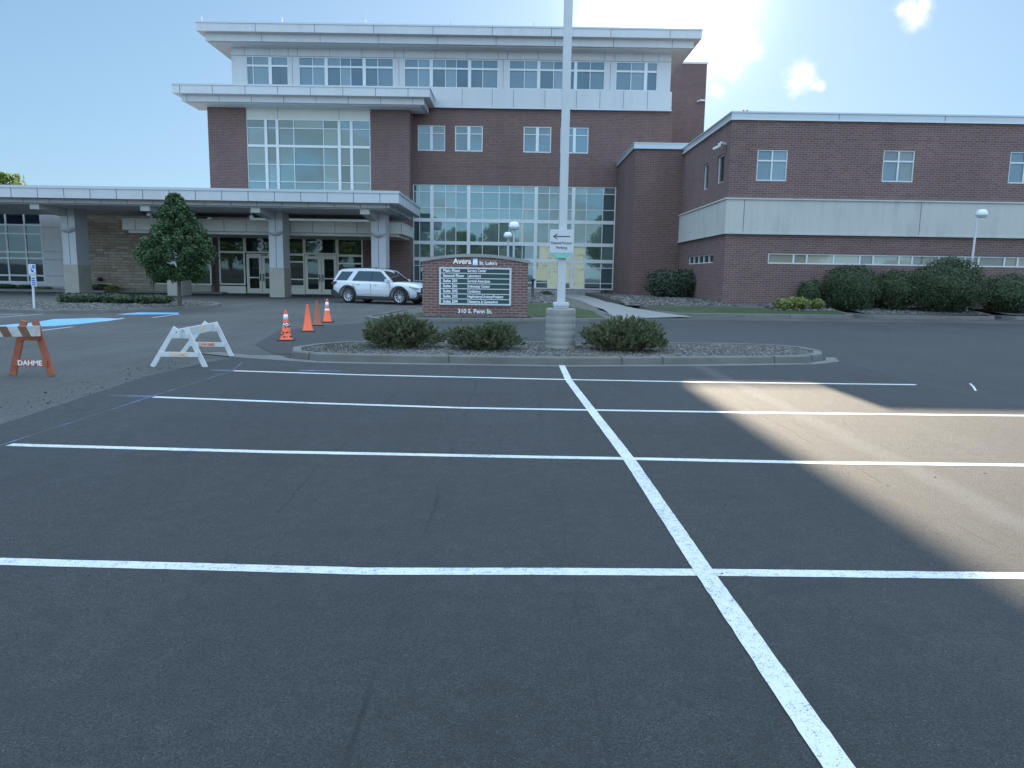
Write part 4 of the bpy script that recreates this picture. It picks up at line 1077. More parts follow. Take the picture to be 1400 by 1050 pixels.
# ------------------------------------------------------------------ traffic cones
def cone(x, y, kind, label, h=.72, tilt=0):
    o = thing('traffic_cone', label, 'traffic cone', (0,0,0), 'traffic cones')
    om = M['orange'] if kind != 'old' else M['orange_old']
    m = MB(); b = .19
    m.prism([(-b+.03,-b),(b-.03,-b),(b,-b+.03),(b,b-.03),(b-.03,b),(-b+.03,b),(-b,b-.03),(-b,-b+.03)], lambda u, v, d: (u, v, d), 0, .03); m.build('base', M['rubber'], o, local=True, fix=True)
    R = lambda z: .135 - (.135-.028)*(z-.03)/(h-.03)
    m = MB(); m.lathe([(.165,.031),(.155,.045),(.135,.05),(R(h-.02),h-.02),(R(h)*.8,h),(0,h)], (0,0,0), 28); c = m.build('cone_body', om, o, local=True)
    if kind in ('two', 'dirty'):
        for z0, z1 in ((h*.68,h*.86),(h*.47,h*.58)):
            m = MB(); m.lathe([(R(z0)-.002,z0),(R(z0)+.004,z0),(R(z1)+.004,z1),(R(z1)-.002,z1)], (0,0,0), 28); m.build('collar', M['reflect'], c, local=True)
    if kind == 'dirty':
        m = MB(); rr = random.Random(4)
        for k in range(46):
            z = rr.uniform(h*.12, h*.62); a = rr.uniform(math.pi*1.05, math.pi*1.95); s = rr.uniform(.006, .028); r_ = R(z)+.006; q = []
            for i in range(6):
                t = i*math.pi/3; u = s*rr.uniform(.5, 1.4)*math.cos(t); v = s*rr.uniform(.4, 1)*math.sin(t); r2 = R(z+v)+.0065
                q.append((r2*math.cos(a+u/r_), r2*math.sin(a+u/r_), z+v))
            m.add(q, [tuple(range(6))])
        m.build('tar_stain', M['black'], c, local=True)
    o.location = (x, y, gz(y)); o.rotation_euler = (0, tilt, random.uniform(-.3, .3))
p = gr(391.5, 465.5); cone(p.x, p.y, 'dirty', 'orange cone with white collars, smeared with black tar', .74)
p = gr(421, 453); cone(p.x, p.y, 'plain', 'plain bright orange cone with no collars', .76)
p = gr(434, 445); cone(p.x, p.y, 'old', 'faded brownish cone between the brighter orange ones', .78)
p = gr(447.5, 440.5); cone(p.x, p.y, 'two', 'clean orange cone with two white collars near the parked car', .78)

# ------------------------------------------------------------------ barricades
def a_frame(o, foot_l, foot_r, top, mat, textmat, body, brace_t, yoff, wid=.10, th=.035, upper=.80, ears=True, braceh=.085, tsize=.1, bracemat=None):
    fl, fr_, tp = Vector(foot_l), Vector(foot_r), Vector(top)
    gap = .085
    for f, s in ((fl, -1), (fr_, 1)):
        m = MB(); d = Vector((tp.x+s*gap, tp.y, tp.z)); n = (d-f).normalized(); m.bar(f, d, th, wid, 0, up=n.cross(Vector((0,1,0)))); m.build('leg', mat, o, bevel=.004)
    def brace(t, hh, extra, ymul):
        a = fl.lerp(tp, t); b = fr_.lerp(tp, t); m = MB()
        m.box(a.x-extra, b.x+extra, tp.y-th/2-.025, tp.y-th/2-.002, a.z-hh/2, a.z+hh/2); return m.build('brace', bracemat or mat, o, bevel=.003), (a+b)/2
    br, c = brace(brace_t, braceh, .03, 1)
    if body: lettering('lettering', body, tsize, textmat, br, (c.x, tp.y-th/2-.0275, c.z), bold=.003, depth=.002, sx=1.05)
    if upper: brace(upper, .09, .06, 1)
# white plastic barricade
YA = 12.75
bw_ = thing('barricade', 'white sawhorse barricade with orange stencilling at the edge of the fresh asphalt', 'barricade', (-5.8, 13.6, 0))
fl, fr_ = at(208.5, 501.5, YA), at(281, 501, YA); tp = at(247, 448, YA)
a_frame(bw_, (fl.x, YA, .0), (fr_.x, YA, .0), (tp.x, YA, tp.z), M['white'], M['orange_faint'], 'DAHME', .33, 0, .085, .03, tsize=.085)
YZ = 14.45
gl, gr_ = at(246, 487, YZ), at(317, 487, YZ); tq = at(288, 440.5, YZ)
a_frame(bw_, (gl.x, YZ, .0), (gr_.x, YZ, .0), (tq.x, YZ, tq.z), M['white'], M['orange_text'], 'DAHME', .36, 0, .085, .03, tsize=.085)
m = MB(); A = Vector((tp.x+.02, YA-.16, tp.z-.09)); B = Vector((tq.x, YZ+.16, tq.z-.09)); m.bar(A, B, .035, .15); rl = m.build('rail', M['white'], bw_, bevel=.004)
m = MB(); c = A.lerp(B, .62); dd = (B-A).normalized(); sd_ = dd.cross(Vector((0,0,1))).normalized()
m.bar(c-dd*.12+sd_*.0185, c+dd*.12+sd_*.0185, .003, .05); m.build('stencil', M['orange_faint'], rl)
# old orange barricade with a striped rail running out of the frame
YQ = 11.45
bo = thing('barricade', 'weathered orange sawhorse barricade with a striped white rail', 'barricade', (-8, 11.3, 0))
fl, fr_ = at(17.5, 513, YQ), at(71, 513.5, YQ); tp = at(40.5, 438.5, YQ)
a_frame(bo, (fl.x, YQ, 0), (fr_.x, YQ, 0), (tp.x, YQ, tp.z), M['wood_orange'], M['reflect'], 'DAHME', .235, 0, .10, .04, tsize=.105, braceh=.10, upper=.70)
dxl = -1.9
a_frame(bo, (fl.x+dxl, YQ-1.0, 0), (fr_.x+dxl, YQ-1.0, 0), (tp.x+dxl, YQ-1.0, tp.z), M['wood_orange'], M['reflect'], '', .235, 0, .10, .04)
A = Vector(at(55, 452.5, YQ-.1)); B = A + Vector((-2.25, -1.15, -.0)); m = MB(); dd = (B-A); L = dd.length; dn = dd.normalized(); nn = Vector((dn.y, -dn.x, 0)) * (1 if dn.y*0 - dn.x > 0 else 1)
if nn.y > 0: nn = -nn
m.bar(A, B, .035, .16); rl = m.build('rail', M['wood_dirty'], bo, bevel=.004)
m = MB(); k = .12
while k < L-.2:
    q = [(k, -.079), (k+.11, -.079), (k+.17, .079), (k+.06, .079)]
    m.prism(q, lambda u, v, d: A + dn*u + Vector((0,0,v)) + nn*d, .0178, .020); k += .24
m.build('stripes', M['brown_stripe'], rl, fix=True)

# ------------------------------------------------------------------ accessible parking sign
p = gr(47, 425.5); g0 = gz(p.y)
hs = thing('parking_sign', 'leaning white post with a blue accessible parking sign above a smaller plate', 'sign', (p.x, p.y, g0))
m = MB(); m.prism([(-.5,-.16),(.45,-.16),(.5,-.08),(.5,.12),(.4,.17),(-.45,.17),(-.52,.06)], lambda u, v, d: (p.x+u, p.y+v, d), g0-.02, g0+.07); m.build('base', M['dark'], hs, fix=True)
tp = at(43.5, 361, p.y); m = MB(); m.bar((p.x, p.y, g0+.05), (tp.x, p.y, tp.z-.1), .06, .06); m.build('post', M['white'], hs)
q0, q1 = at(38.6, 361, p.y-.05), at(49.3, 375.5, p.y-.05); m = MB(); m.box(q0.x, q1.x, p.y-.06, p.y-.04, q1.z, q0.z); sb = m.build('sign_plate', M['white_sign'], hs)
m = MB(); m.box(q0.x+.09, q1.x-.03, p.y-.066, p.y-.061, q1.z+.06, q0.z-.03); m.build('blue_field', M['hcblue'], sb)
cx_, cz_ = (q0.x+q1.x)/2+.03, (q0.z+q1.z)/2; m = MB(); s = .42
ring = []
for k in range(15):
    t = rad(-200+260*k/14); ring.append((cx_-.01+.075*math.cos(t), p.y-.068, cz_-.05+.075*math.sin(t)))
m.tube(ring, [.012]*15, 6); m.tube([(cx_-.03,p.y-.068,cz_+.12),(cx_-.015,p.y-.068,cz_-.01),(cx_+.05,p.y-.068,cz_-.01),(cx_+.085,p.y-.068,cz_-.10)], [.014]*4, 6)
m.lathe([(0,0),(.022,.0),(.022,.03),(0,.045)], (cx_-.032,p.y-.068,cz_+.125), 8); m.build('symbol', M['letter'], sb)
q0, q1 = at(42, 377, p.y-.05), at(50.3, 391.5, p.y-.05); m = MB(); m.box(q0.x, q1.x, p.y-.062, p.y-.04, q1.z, q0.z); sb = m.build('lower_plate', M['white_sign'], hs)
m = MB()
for k in range(4): zz_ = q1.z + (q0.z-q1.z)*(k+.8)/5; m.box(q0.x+.03, q1.x-.03, p.y-.066, p.y-.0625, zz_-.025, zz_+.025)
m.build('printed_lines', M['hcblue'], sb)

# ------------------------------------------------------------------ white SUV
car = thing('parked_car', 'white three row sport utility car standing by the entrance columns', 'car')
def ring_pts(x, w, zb, zs, hc):
    h = [(0,zb),(.80*w,zb),(.965*w,zb+.09),(w,zb+.30),(.995*w,zs-.22),(.975*w,zs-.09),(.93*w,zs),(.70*w,zs+hc*.75),(0,zs+hc)]
    right = [(x,-y,z) for y, z in h]; left = [(x,y,z) for y, z in h[-2:0:-1]]
    return right + left
st = [(-2.52,.66,.62,.90,.0),(-2.49,.84,.46,1.02,.0),(-2.38,.93,.36,1.09,.0),(-2.15,.975,.30,1.12,0),(-1.7,1.0,.27,1.12,0),(-1.0,1.0,.25,1.10,0),(0,1.0,.25,1.08,0),(.7,1.0,.25,1.07,.01),(1.0,1.0,.25,1.06,.05),(1.35,.995,.25,1.05,.09),(1.85,.975,.26,1.02,.09),(2.2,.93,.28,.97,.08),(2.4,.85,.31,.90,.07),(2.5,.74,.36,.82,.05),(2.54,.60,.46,.74,.02)]
m = MB(); vs = []; fs = []; nr = 16
for s in st: vs += ring_pts(*s)
for i in range(len(st)-1):
    for k in range(nr): k2 = (k+1) % nr; fs.append((i*nr+k, i*nr+k2, (i+1)*nr+k2, (i+1)*nr+k))
fs += [tuple(range(nr)), tuple(range((len(st)-1)*nr+nr-1, (len(st)-1)*nr-1, -1))]
m.add(vs, fs, 0, True)
body = m.build('body', M['carpaint'], car, local=True, fix=True)
# wheel wells cut out of the lower body
cut = MB()
for wx in (-1.50, 1.52):
    for s in (-1, 1): cut.tube([(wx, s*.62, .40), (wx, s*1.2, .40)], [.455,.455], 28)
co = cut.build('cutter', M['black'], fix=True)
md = body.modifiers.new('wells', 'BOOLEAN'); md.object = co; md.operation = 'DIFFERENCE'; md.solver = 'EXACT'
dg = bpy.context.evaluated_depsgraph_get(); nm = bpy.data.meshes.new_from_object(body.evaluated_get(dg)); body.modifiers.clear(); body.data = nm; nm.name = 'body'
bpy.data.objects.remove(co)
cols = [(-2.44,-2.16,1.62,.64),(-2.2,-2.0,1.71,.69),(-1.6,-1.6,1.745,.72),(-.6,-.6,1.77,.73),(.0,.0,1.745,.72),(.6,.26,1.70,.70),(1.16,.40,1.665,.68)]
zbelt = 1.06
m = MB(); V = []
for xb, xt, zt, wt in cols: wt = .93 - (zt-1.06)/.66*.215; V += [(xb,-.93,zbelt),(xt,-wt,zt),(xt,0,zt+.025),(xt,wt,zt),(xb,.93,zbelt)]
Fc = []
for i in range(len(cols)-1):
    for k in range(4): Fc.append((i*5+k, i*5+k+1, (i+1)*5+k+1, (i+1)*5+k))
Fc += [(4,3,2,1,0), tuple((len(cols)-1)*5+k for k in range(5))]
m.add(V, Fc, 0, False); cab = m.build('cabin', M['carpaint'], car, local=True, fix=True)
def sidep(x, z, s, off=.012):
    t = (z-1.06)/(1.72-1.06); y = .93 + t*(.715-.93); return (x, s*(y+off), z)
for s in (-1, 1):
    for nm_, poly in (('side_glass', [(-2.26,1.16),(-1.60,1.15),(-1.30,1.60),(-1.98,1.60)]), ('side_glass', [(-1.28,1.14),(-.16,1.13),(-.16,1.63),(-.98,1.63)]), ('side_glass', [(-.08,1.13),(.93,1.11),(.38,1.585),(.28,1.625),(-.08,1.63)])):
        g = MB(); g.add([sidep(x, z, s) for x, z in poly] + [sidep(x, z, s, -.02) for x, z in poly], [tuple(range(len(poly)))] + [(i, (i+1) % len(poly), len(poly)+(i+1) % len(poly), len(poly)+i) for i in range(len(poly))]); g.build(nm_, M['carglass'], car, local=True, fix=True)
    g = MB(); q = [(-.16,1.13),(-.08,1.13),(-.08,1.63),(-.16,1.63)]; g.add([sidep(x, z, s, .010) for x, z in q], [(0,1,2,3)]); g.build('pillar_trim', M['black'], car, local=True)
    g = MB(); g.bar((-1.75,s*.66,1.80), (.05,s*.66,1.80), .04, .03); 
    for x in (-1.7,-.8,0): g.box(x-.04, x+.04, s*.66-.02, s*.66+.02, 1.72, 1.79)
    g.build('roof_rail', M['black'], car, local=True)
    # black lower cladding, bright accent, seams, handles
    g = MB(); g.box(-1.02, 1.05, s*.985, s*1.012, .24, .40); g.box(-.95, .92, s*1.013, s*1.02, .385, .41, 1); g.build('sill_cladding', [M['black'], M['chrome']], car, local=True, bevel=.004)
    g = MB()
    for x in (-1.16, -.12, .98): g.box(x-.006, x+.006, s*.99, s*1.0045, .44, 1.0)
    g.build('door_seam', M['joint'], car, local=True)
    for x in (-.98, .05): g = MB(); g.box(x, x+.2, s*.975, s*1.012, .95, .985); g.build('door_handle', M['chrome'], car, local=True)
    g = MB(); g.box(.78, .95, s*.93, s*1.17, 1.08, 1.24); g.build('mirror', M['carpaint'], car, local=True, bevel=.04)
    for wx in (-1.50, 1.52):
        g = MB(); n = 24; P0 = []; 
        for k in range(n+1):
            t = rad(-22 + 224*k/n); P0.append((math.cos(t), math.sin(t)))
        pol = [(wx+.455*c, .40+.455*s_) for c, s_ in P0] + [(wx+.53*c, .40+.52*s_) for c, s_ in reversed(P0)]
        pol = [(x, max(z, .25)) for x, z in pol]
        g.prism(pol, lambda u, v, d: (u, d, v), s*.93, s*1.014); g.build('wheel_arch', M['black'], car, local=True, fix=True)
        wpos = Vector((wx, s*.86, .39))
        g = MB(); g.lathe([(.27,-.12),(.35,-.125),(.385,-.09),(.39,0),(.385,.09),(.35,.125),(.27,.12)], (0,0,0), 36); 
        R90 = Matrix.Rotation(rad(90), 3, 'X')
        g.v = [tuple(R90 @ Vector(v) + wpos) for v in g.v]; wh = g.build('wheel', M['rubber'], car, local=True, fix=True)
        g = MB(); g.lathe([(.275,-.11),(.275,-.02),(.255,.0),(.255,.0)], (0,0,0), 36); g.lathe([(.272,.1),(.245,.1),(.24,.05)], (0,0,0), 36); g.lathe([(0,.07),(.055,.07),(.06,.03)], (0,0,0), 16)
        for k in range(10):
            t = 2*math.pi*k/10; dv = Vector((math.cos(t), math.sin(t), 0)); g.bar(dv*.04+Vector((0,0,.06)), dv*.262+Vector((0,0,.075)), .028, .03, 0)
        R = Matrix.Rotation(rad(90*-s*-1 if False else (90 if s < 0 else -90)), 3, 'X')
        g.v = [tuple(R @ Vector(v) + wpos) for v in g.v]; g.build('rim', M['alloy'], wh, local=True, fix=True)
        g = MB(); g.lathe([(0,.0),(.26,.0)], (0,0,0), 24); g.v = [tuple(R @ Vector(v) + wpos) for v in g.v]; g.build('brake_disc', M['dark'], wh, local=True)
    g = MB(); g.prism([(-2.50,.93),(-2.22,1.02),(-2.2,1.10),(-2.46,1.08)], lambda u, v, d: (u, d, v), s*.80, s*.985); g.build('tail_light', M['tail'], car, local=True, fix=True)
    g = MB(); g.prism([(2.05,.86),(2.50,.78),(2.505,.72),(2.1,.80)], lambda u, v, d: (u, d, v+.06), s*.62, s*.955); g.build('headlight', M['headlamp'], car, local=True, fix=True)
    g = MB(); g.box(2.36, 2.53, s*.52, s*.80, .52, .58); g.build('fog_light', M['black'], car, local=True, bevel=.01)
g = MB(); g.add([(1.14,-.84,1.09),(1.14,.84,1.09),(.43,.62,1.64),(.43,-.62,1.64)], [(0,1,2,3)]); g.v = [(x+.012, y, z+.008) for x, y, z in g.v]; g.build('windscreen', M['carglass'], car, local=True)
g = MB(); g.add([(-2.43,-.80,1.14),(-2.43,.80,1.14),(-2.20,.60,1.57),(-2.20,-.60,1.57)], [(3,2,1,0)]); g.v = [(x-.012, y, z) for x, y, z in g.v]; g.build('rear_window', M['carglass'], car, local=True)
g = MB(); g.box(2.40, 2.56, -.56, .56, .60, .84); 
for k in range(4): g.box(2.561, 2.57, -.54, .54, .63+.055*k, .645+.055*k, 1)
g.build('grille', [M['black'], M['chrome']], car, local=True)
g = MB(); g.prism([(2.2,.22),(2.46,.28),(2.56,.40),(2.56,.50),(2.3,.46),(2.16,.34)], lambda u, v, d: (u, d, v), -.80, .80); g.build('front_bumper', M['black'], car, local=True, fix=True)
g = MB(); g.prism([(-2.54,.44),(-2.52,.66),(-2.3,.64),(-1.98,.42),(-2.0,.27),(-2.3,.30)], lambda u, v, d: (u, d, v), -.985, .985); g.build('rear_bumper', M['black'], car, local=True, fix=True)
g = MB(); g.box(-2.0, 2.0, -.8, .8, .20, .32); g.build('underbody', M['black'], car, local=True)
yaw = rad(-22); pr = gr(475.5, 410.5); pf = gr(549, 412.5)
cyaw, syaw = math.cos(yaw), math.sin(yaw)
yc = 38.6
# put the near rear wheel where the photo shows it
rx, ry = -1.50, -.98
wx_ = ax(475.5, 400, 38.5); cxw = wx_ - (rx*cyaw - ry*syaw); cyw = 38.5 - (rx*syaw + ry*cyaw)
car.location = (cxw, cyw, gz(cyw-.5)); car.rotation_euler = (0, 0, yaw)

# ------------------------------------------------------------------ vegetation
def lump(d, seed):
    return 1 + .10*math.sin(3.1*d.x+seed) * math.sin(2.7*d.y+seed*1.7) + .08*math.sin(5.3*d.z+seed*.6+2*d.x)
def rdir(r, up=-1.0):
    while True:
        v = Vector((r.uniform(-1,1), r.uniform(-1,1), r.uniform(up,1)))
        if .05 < v.length <= 1: return v.normalized()
def quad_leaf(mb, p, n, s, r, el=1.6):
    a = n.cross(Vector((r.uniform(-1,1), r.uniform(-1,1), r.uniform(-1,1))))
    if a.length < 1e-3: a = Vector((1,0,0))
    a.normalize(); b = n.cross(a).normalized()
    a *= s*el/2; b *= s/2
    mb.add([p-a, p-b*.9+a*.1, p+a, p+b*.9+a*.1], [(0,1,2,3)])
def leafy(mb, c, rx, ry, rz, n, s, seed, shell=.55, flat=0, base_cut=None, box=0):
    r = random.Random(seed); c = Vector(c); k = 0
    while k < n:
        d = rdir(r)
        q = r.uniform(shell, 1.0)**.6 * lump(d, seed) * (1 + r.gauss(0, .035)) * (1 + .07*math.sin(9*d.x+seed)*math.sin(8*d.z+2*seed+5*d.y))
        e = d
        if box:                                    # squarer, clipped outline
            mx = max(abs(d.x), abs(d.y), abs(d.z)); e = d.lerp(d/mx*.86, box)
        p = c + Vector((e.x*rx, e.y*ry, e.z*rz))*q
        if base_cut is not None and p.z < base_cut: continue
        nrm = (d + Vector((r.gauss(0,.6), r.gauss(0,.6), r.gauss(0,.6)))).normalized()
        quad_leaf(mb, p, nrm, s*r.uniform(.7, 1.4), r); k += 1
def core(mb, c, rx, ry, rz, seed, k=.72):
    vs = []; fs = []; nu, nv = 14, 8
    for j in range(nv+1):
        th = math.pi*j/nv
        for i in range(nu):
            ph = 2*math.pi*i/nu; d = Vector((math.sin(th)*math.cos(ph), math.sin(th)*math.sin(ph), math.cos(th))); q = k*lump(d, seed)
            vs.append((c[0]+d.x*rx*q, c[1]+d.y*ry*q, c[2]+d.z*rz*q))
    for j in range(nv):
        for i in range(nu): i2 = (i+1) % nu; fs.append((j*nu+i, (j+1)*nu+i, (j+1)*nu+i2, j*nu+i2))
    mb.add(vs, fs)
def shrub(name, label, x0, x1, ytop, ybot, Y, mat, n, s, seed, cat='shrub', ry=None, zb=None, box=0, group=None, corek=.72):
    L, R = at(x0, (ytop+ybot)/2, Y), at(x1, (ytop+ybot)/2, Y); zt = az((x0+x1)/2, ytop, Y); z0 = zb if zb is not None else az((x0+x1)/2, ybot, Y)
    rx = (R.x-L.x)/2; rz = (zt-z0)/2*1.04; c = ((L.x+R.x)/2, Y + (ry or rx*.8)*.0, (zt+z0)/2)
    o = thing(name, label, cat, (c[0], c[1], z0), group)
    mb = MB(); core(mb, c, rx, ry or rx*.8, rz, seed, corek); leafy(mb, c, rx, ry or rx*.8, rz, n, s, seed, .6, base_cut=z0-.02, box=box); mb.build('foliage', M[mat], o)
    st_ = MB(); rr = random.Random(seed)
    for k in range(4):
        a = rr.uniform(0, 6.28); st_.tube([(c[0]+.05*math.cos(a), c[1]+.05*math.sin(a), z0-.1), (c[0]+rx*.4*math.cos(a), c[1]+rx*.3*math.sin(a), c[2])], [.025,.012], 6)
    st_.build('stem', M['bark'], o)
    return o
# spiky junipers on the island
def juniper(label, x0, x1, ytop, ybot, Y, seed, n=5200):
    L, R = at(x0, (ytop+ybot)/2, Y), at(x1, (ytop+ybot)/2, Y); zt = az((x0+x1)/2, ytop, Y); z0 = .12
    rx = (R.x-L.x)/2; ry = rx*.85; h = zt-z0; cx_, cy_ = (L.x+R.x)/2, Y
    o = thing('juniper_bush', label, 'shrub', (cx_, cy_, z0), 'spreading junipers on the kerbed island')
    r = random.Random(seed); mb = MB()
    core(mb, (cx_, cy_, z0+h*.33), rx*.9, ry*.9, h*.74, seed, .52)
    nb = n//20
    for b in range(nb):                          # feathery sprays
        d = rdir(r, .0); rad_ = r.uniform(.30, 1.0)**.75
        tip = Vector((cx_ + d.x*rx*rad_*lump(d, seed), cy_ + d.y*ry*rad_*lump(d, seed), z0 + .05 + max(0, d.z)**.8*h*.80*rad_*lump(d, seed)+.04))
        out = (Vector((d.x, d.y, .55 + .5*d.z)) + Vector((r.gauss(0,.25), r.gauss(0,.25), r.gauss(0,.22)))).normalized()
        Ls = r.uniform(.11, .22); a = out.cross(Vector((r.uniform(-1,1), r.uniform(-1,1), r.uniform(-1,1)))).normalized()
        for k in range(26):
            t = r.uniform(-.55, 1); p = tip + out*Ls*t*.62
            sd2 = (a*r.uniform(-1,1) + out.cross(a)*r.uniform(-1,1)); dv = (out*1.0 + sd2*.75).normalized(); l = r.uniform(.04, .095)*(1.15-.4*max(0,t)); wv = dv.cross(Vector((r.uniform(-1,1), r.uniform(-1,1), r.uniform(-1,1)))).normalized()*.0100
            mb.add([p-wv, p+dv*l*.5-wv*1.2, p+dv*l, p+dv*l*.5+wv*1.2], [(0,1,2,3)])
    mb.build('foliage', M['leaf_juniper'], o)
    st_ = MB()
    for k in range(6):
        a = r.uniform(0, 6.28); st_.tube([(cx_, cy_, z0-.1), (cx_+rx*.35*math.cos(a), cy_+ry*.35*math.sin(a), z0+.2), (cx_+rx*.7*math.cos(a), cy_+ry*.7*math.sin(a), z0+.32)], [.03,.02,.01], 6)
    st_.build('stem', M['bark'], o)
juniper('broad spiky juniper next to the cones, left of the brick sign', 494, 604, 430, 480, 15.6, 11, 17000)
juniper('low rounded juniper directly in front of the brick sign', 613, 713, 444, 482, 15.5, 12, 15000)
juniper('wide juniper on the far side of the light pole base', 800, 913, 435, 486, 15.7, 13, 17000)
# low greenery at the left tip of the island
mb = MB(); r = random.Random(3)
for k in range(500):
    x, y = r.uniform(-4.0,-2.9), r.uniform(14.4,15.9); h = r.uniform(.03,.10); a = r.uniform(0,6.28)
    mb.add([(x-.006*math.cos(a),y-.006*math.sin(a),.12),(x+.006*math.cos(a),y+.006*math.sin(a),.12),(x+r.uniform(-.05,.05),y+r.uniform(-.05,.05),.12+h)], [(0,1,2)])
tag(mb.build('weeds', M['leaf_grey']), 'sparse weeds at the broken end of the stone island', 'weeds', None, 'stuff')

# hedges in front of the brick wing
HG = 'rounded hedge shrubs before the brick wing'
for args in (('small dark shrub beside the yellow green plants', 1090, 1128, 381, 419, 35.2, 'leaf_hedge', 3000, .055, 21),
             ('tall clipped dark shrub, the first big one right of the yellow plants', 1128, 1197, 361, 424, 34.4, 'leaf_hedge', 8500, .055, 22),
             ('squat clipped shrub between the two tallest hedge shrubs', 1195, 1250, 367, 424, 34.6, 'leaf_hedge', 6500, .055, 23),
             ('biggest domed shrub, with the lamp post rising behind it', 1245, 1343, 354.5, 431, 33.6, 'leaf_hedge', 14000, .055, 24),
             ('low wide shrub at the edge of the frame past the lamp post', 1338, 1425, 376, 430, 34.2, 'leaf_hedge', 9000, .055, 25)):
    shrub('hedge_shrub', args[0], *args[1:], group=HG, ry=1.35 if args[1] > 1100 else .6, zb=.25, box=.15, corek=.74)
shrub('leafy_shrub', 'loose grey green shrub in the corner between wing and stair block', 882, 969, 367, 417, 42.5, 'leaf_grey', 6500, .085, 31, ry=1.2, zb=.45, corek=.35)
for k, (a, b, t_, bt, lb) in enumerate(((1059,1082,408,423,'yellow green shrub, the end one of the trio on the grass strip'),(1074,1106,405,422,'largest yellow green shrub, middle of the trio by the hedges'),(1110,1125,409,421,'tiny yellow green shrub tucked against the dark hedge'))):
    shrub('yellow_shrub', lb, a, b, t_, bt, 33.4+.1*k, 'leaf_yellow', 700, .09, 41+k, group='yellow green shrubs', ry=.45, corek=.6)
shrub('low_shrub', 'round dark shrub against the planter wall at the glass end', 821, 836, 397, 410, 51.5, 'leaf_hedge', 500, .12, 51, ry=.5)
shrub('low_shrub', 'dark shrub behind the brick sign edge beside the smokers post', 736, 757, 398, 411, 46, 'leaf_hedge', 500, .12, 52, ry=.6)
# hedge on the left island, its tree, foundation shrubs
LG = 'low clipped shrubs on the tree island'
for k, (a, b, lb) in enumerate(((83,140,'clipped low shrub nearest the accessible parking sign'),(138,190,'clipped low shrub in the middle of the tree island row'),(186,233,'clipped low shrub beside the tree trunk'))):
    shrub('low_shrub', lb, a, b, 400.5+k, 420, 33.0, 'leaf_hedge', 1700, .075, 61+k, group=LG, ry=.7, zb=gz(33)+.05, box=.4, corek=.8)
for k, (a, b, t_, m_, lb) in enumerate(((-6,24,389,'leaf_hedge','dark mound shrub under the navy windows at the frame edge'),(26,44,390,'leaf_hedge','dark mound shrub under the navy windows, behind the parking sign'),(52,68,393,'leaf_yellow','pale green mound shrub under the navy windows'),(126,149,389,'leaf_hedge','dark shrub at the foot of the tan stone wall'),(145,161,391,'leaf_yellow','small bright shrub at the foot of the tan stone wall'))):
    shrub('mound_shrub', lb, a, b, t_, 401, 50.6, m_, 700, .11, 71+k, ry=.6, zb=gz(50)+.1)

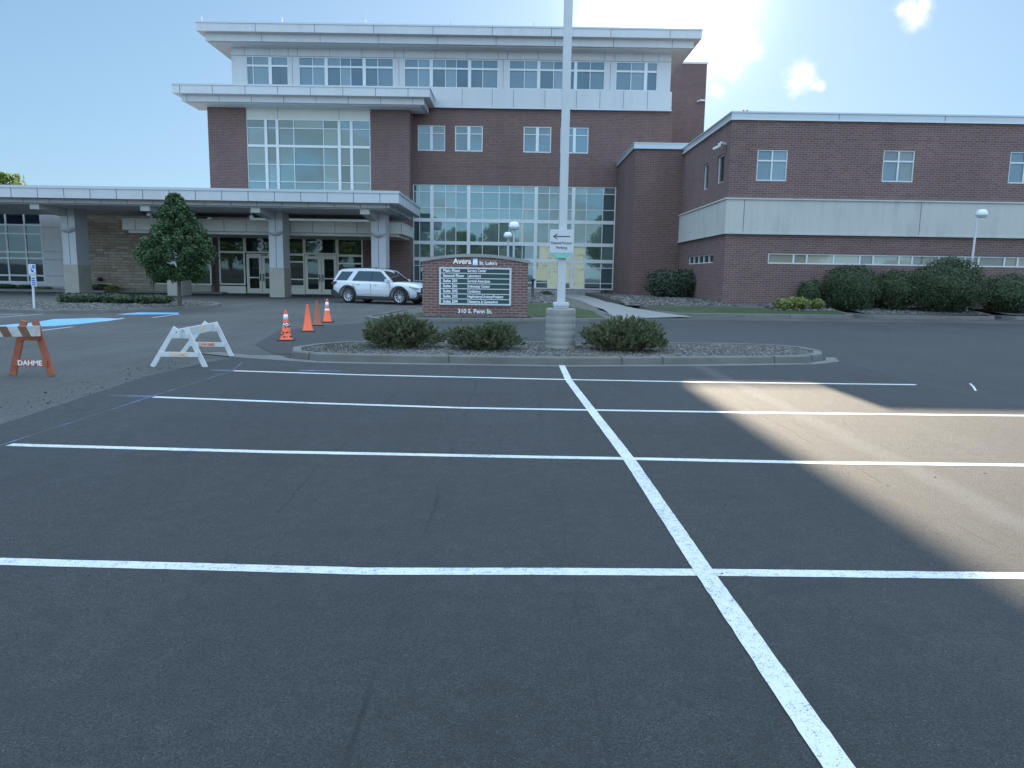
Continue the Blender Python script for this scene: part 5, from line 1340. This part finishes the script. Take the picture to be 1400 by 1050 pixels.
def tree(name, label, x, y, zb, h, crown_w, mat, seed, nleaf, ls, crown_base, pyramid=True, group=None, trunk_r=.09, ncl=90):
    o = thing(name, label, 'tree', (x, y, zb), group)
    r = random.Random(seed); tm = MB()
    pts = [(x, y, zb-.1), (x+.02, y, zb+h*.25), (x+.05*r.uniform(-1,1), y, zb+h*.55), (x, y, zb+h*.92)]
    tm.tube(pts, [trunk_r*1.25, trunk_r, trunk_r*.6, .015], 10)
    limbs = []
    for k in range(16):
        t = r.uniform(.25, .85); z = zb+h*t; a = 2.4*k + r.uniform(-.3,.3); l = crown_w*.5*(1.05 - t)*1.25
        tip = Vector((x+math.cos(a)*l, y+math.sin(a)*l, z+l*.9)); limbs.append(tip)
        tm.tube([(x,y,z), ((x+tip.x)/2, (y+tip.y)/2, z+l*.35), tip], [trunk_r*.4, trunk_r*.25, .008], 6)
    tm.build('trunk', M['bark'], o)
    mb = MB(); z0 = zb+crown_base; H = h-crown_base
    clumps = []
    for k in range(ncl):
        t = r.random()**(1.15 if pyramid else .85)
        if pyramid: prof = (.62+.38*min(1, t/.25)) * (1-max(0, (t-.25)/.75))**.80
        else: prof = math.sin(math.pi*min(.97, .12+t*.85))**.7
        a = r.uniform(0, 6.28); q = r.uniform(.25, .95)**.6
        R_ = crown_w/2*max(.07, prof)
        clumps.append((Vector((x+math.cos(a)*R_*q, y+math.sin(a)*R_*q, z0+t*H)), crown_w*(r.uniform(.06,.115) if pyramid else r.uniform(.09,.17))*(1-.45*t if pyramid else 1)))
    for k in range(nleaf):
        c, s = clumps[k % len(clumps)]
        d = rdir(r); p = c + d*s*r.uniform(.3,1)**.6
        if p.z > zb+h: p.z = zb+h-r.random()*.1
        quad_leaf(mb, p, (d + Vector((r.gauss(0,.6), r.gauss(0,.6), r.gauss(0,.6)+.3))).normalized(), ls*r.uniform(.7,1.35), r, 1.5)
    mb.build('crown', M[mat], o)
    return o
pt = gr(246, 419.5, .1)
tree('pear_tree', 'small dense pyramidal tree in front of the canopy', pt.x, pt.y, gz(pt.y)+.1, az(250, 265, pt.y)-gz(pt.y)-.1, (ax(297,360,pt.y)-ax(193,360,pt.y)), 'leaf_tree', 5, 27000, .070, 1.25, trunk_r=.075, ncl=330)
pf_ = at(4, 240, 78)
tree('far_tree', 'sunlit treetop showing over the far left end of the canopy', pf_.x, 78, .15, pf_.z, 6.5, 'leaf_far', 8, 2600, .34, 3, pyramid=False, trunk_r=.3)

# across the street, mirrored in the windows
TG = 'street trees mirrored in the windows'
base_t = tree('street_tree', 'broad round street tree mirrored in the tall glass wall', 21, -47, 0, 13, 11, 'leaf_far', 15, 7000, .42, 3.0, pyramid=False, group=TG, trunk_r=.3)
for k, (x, y, s) in enumerate(((31,-50,1.0),(43,-46,1.1),(-3,-49,.85),(-11,-46,.95),(-22,-50,1.0),(-33,-45,1.1),(-45,-48,.95),(-58,-46,1.1))):
    c = copy_tree(base_t); c.location = (x, y, 0); c.scale = (s, s, s*random.uniform(.9,1.1)); c.rotation_euler.z = k*1.3
ob = thing('street_building', 'plain pale sunlit building mirrored low in the tall glass wall', 'building', (9.5, -52, 0))
m = MB(); wall_grid(m, 4.5, 14.5, 0, 7.6, 52, [(5.5+2.4*k, 7.0+2.4*k, z0, z0+1.5) for k in range(4) for z0 in (1.2, 4.6)], .2)
m.v = [(v[0], -v[1]+5, v[2]) for v in m.v]; m.f = [tuple(reversed(f)) for f in m.f]; m.box(4.5, 14.5, -57, -47.3, 0, 7.55); m.build('wall', M['pale_wall'], ob)
m = MB(); m.box(4.2, 14.8, -57.3, -46.7, 7.6, 7.9); m.build('roof', M['coping'], ob)
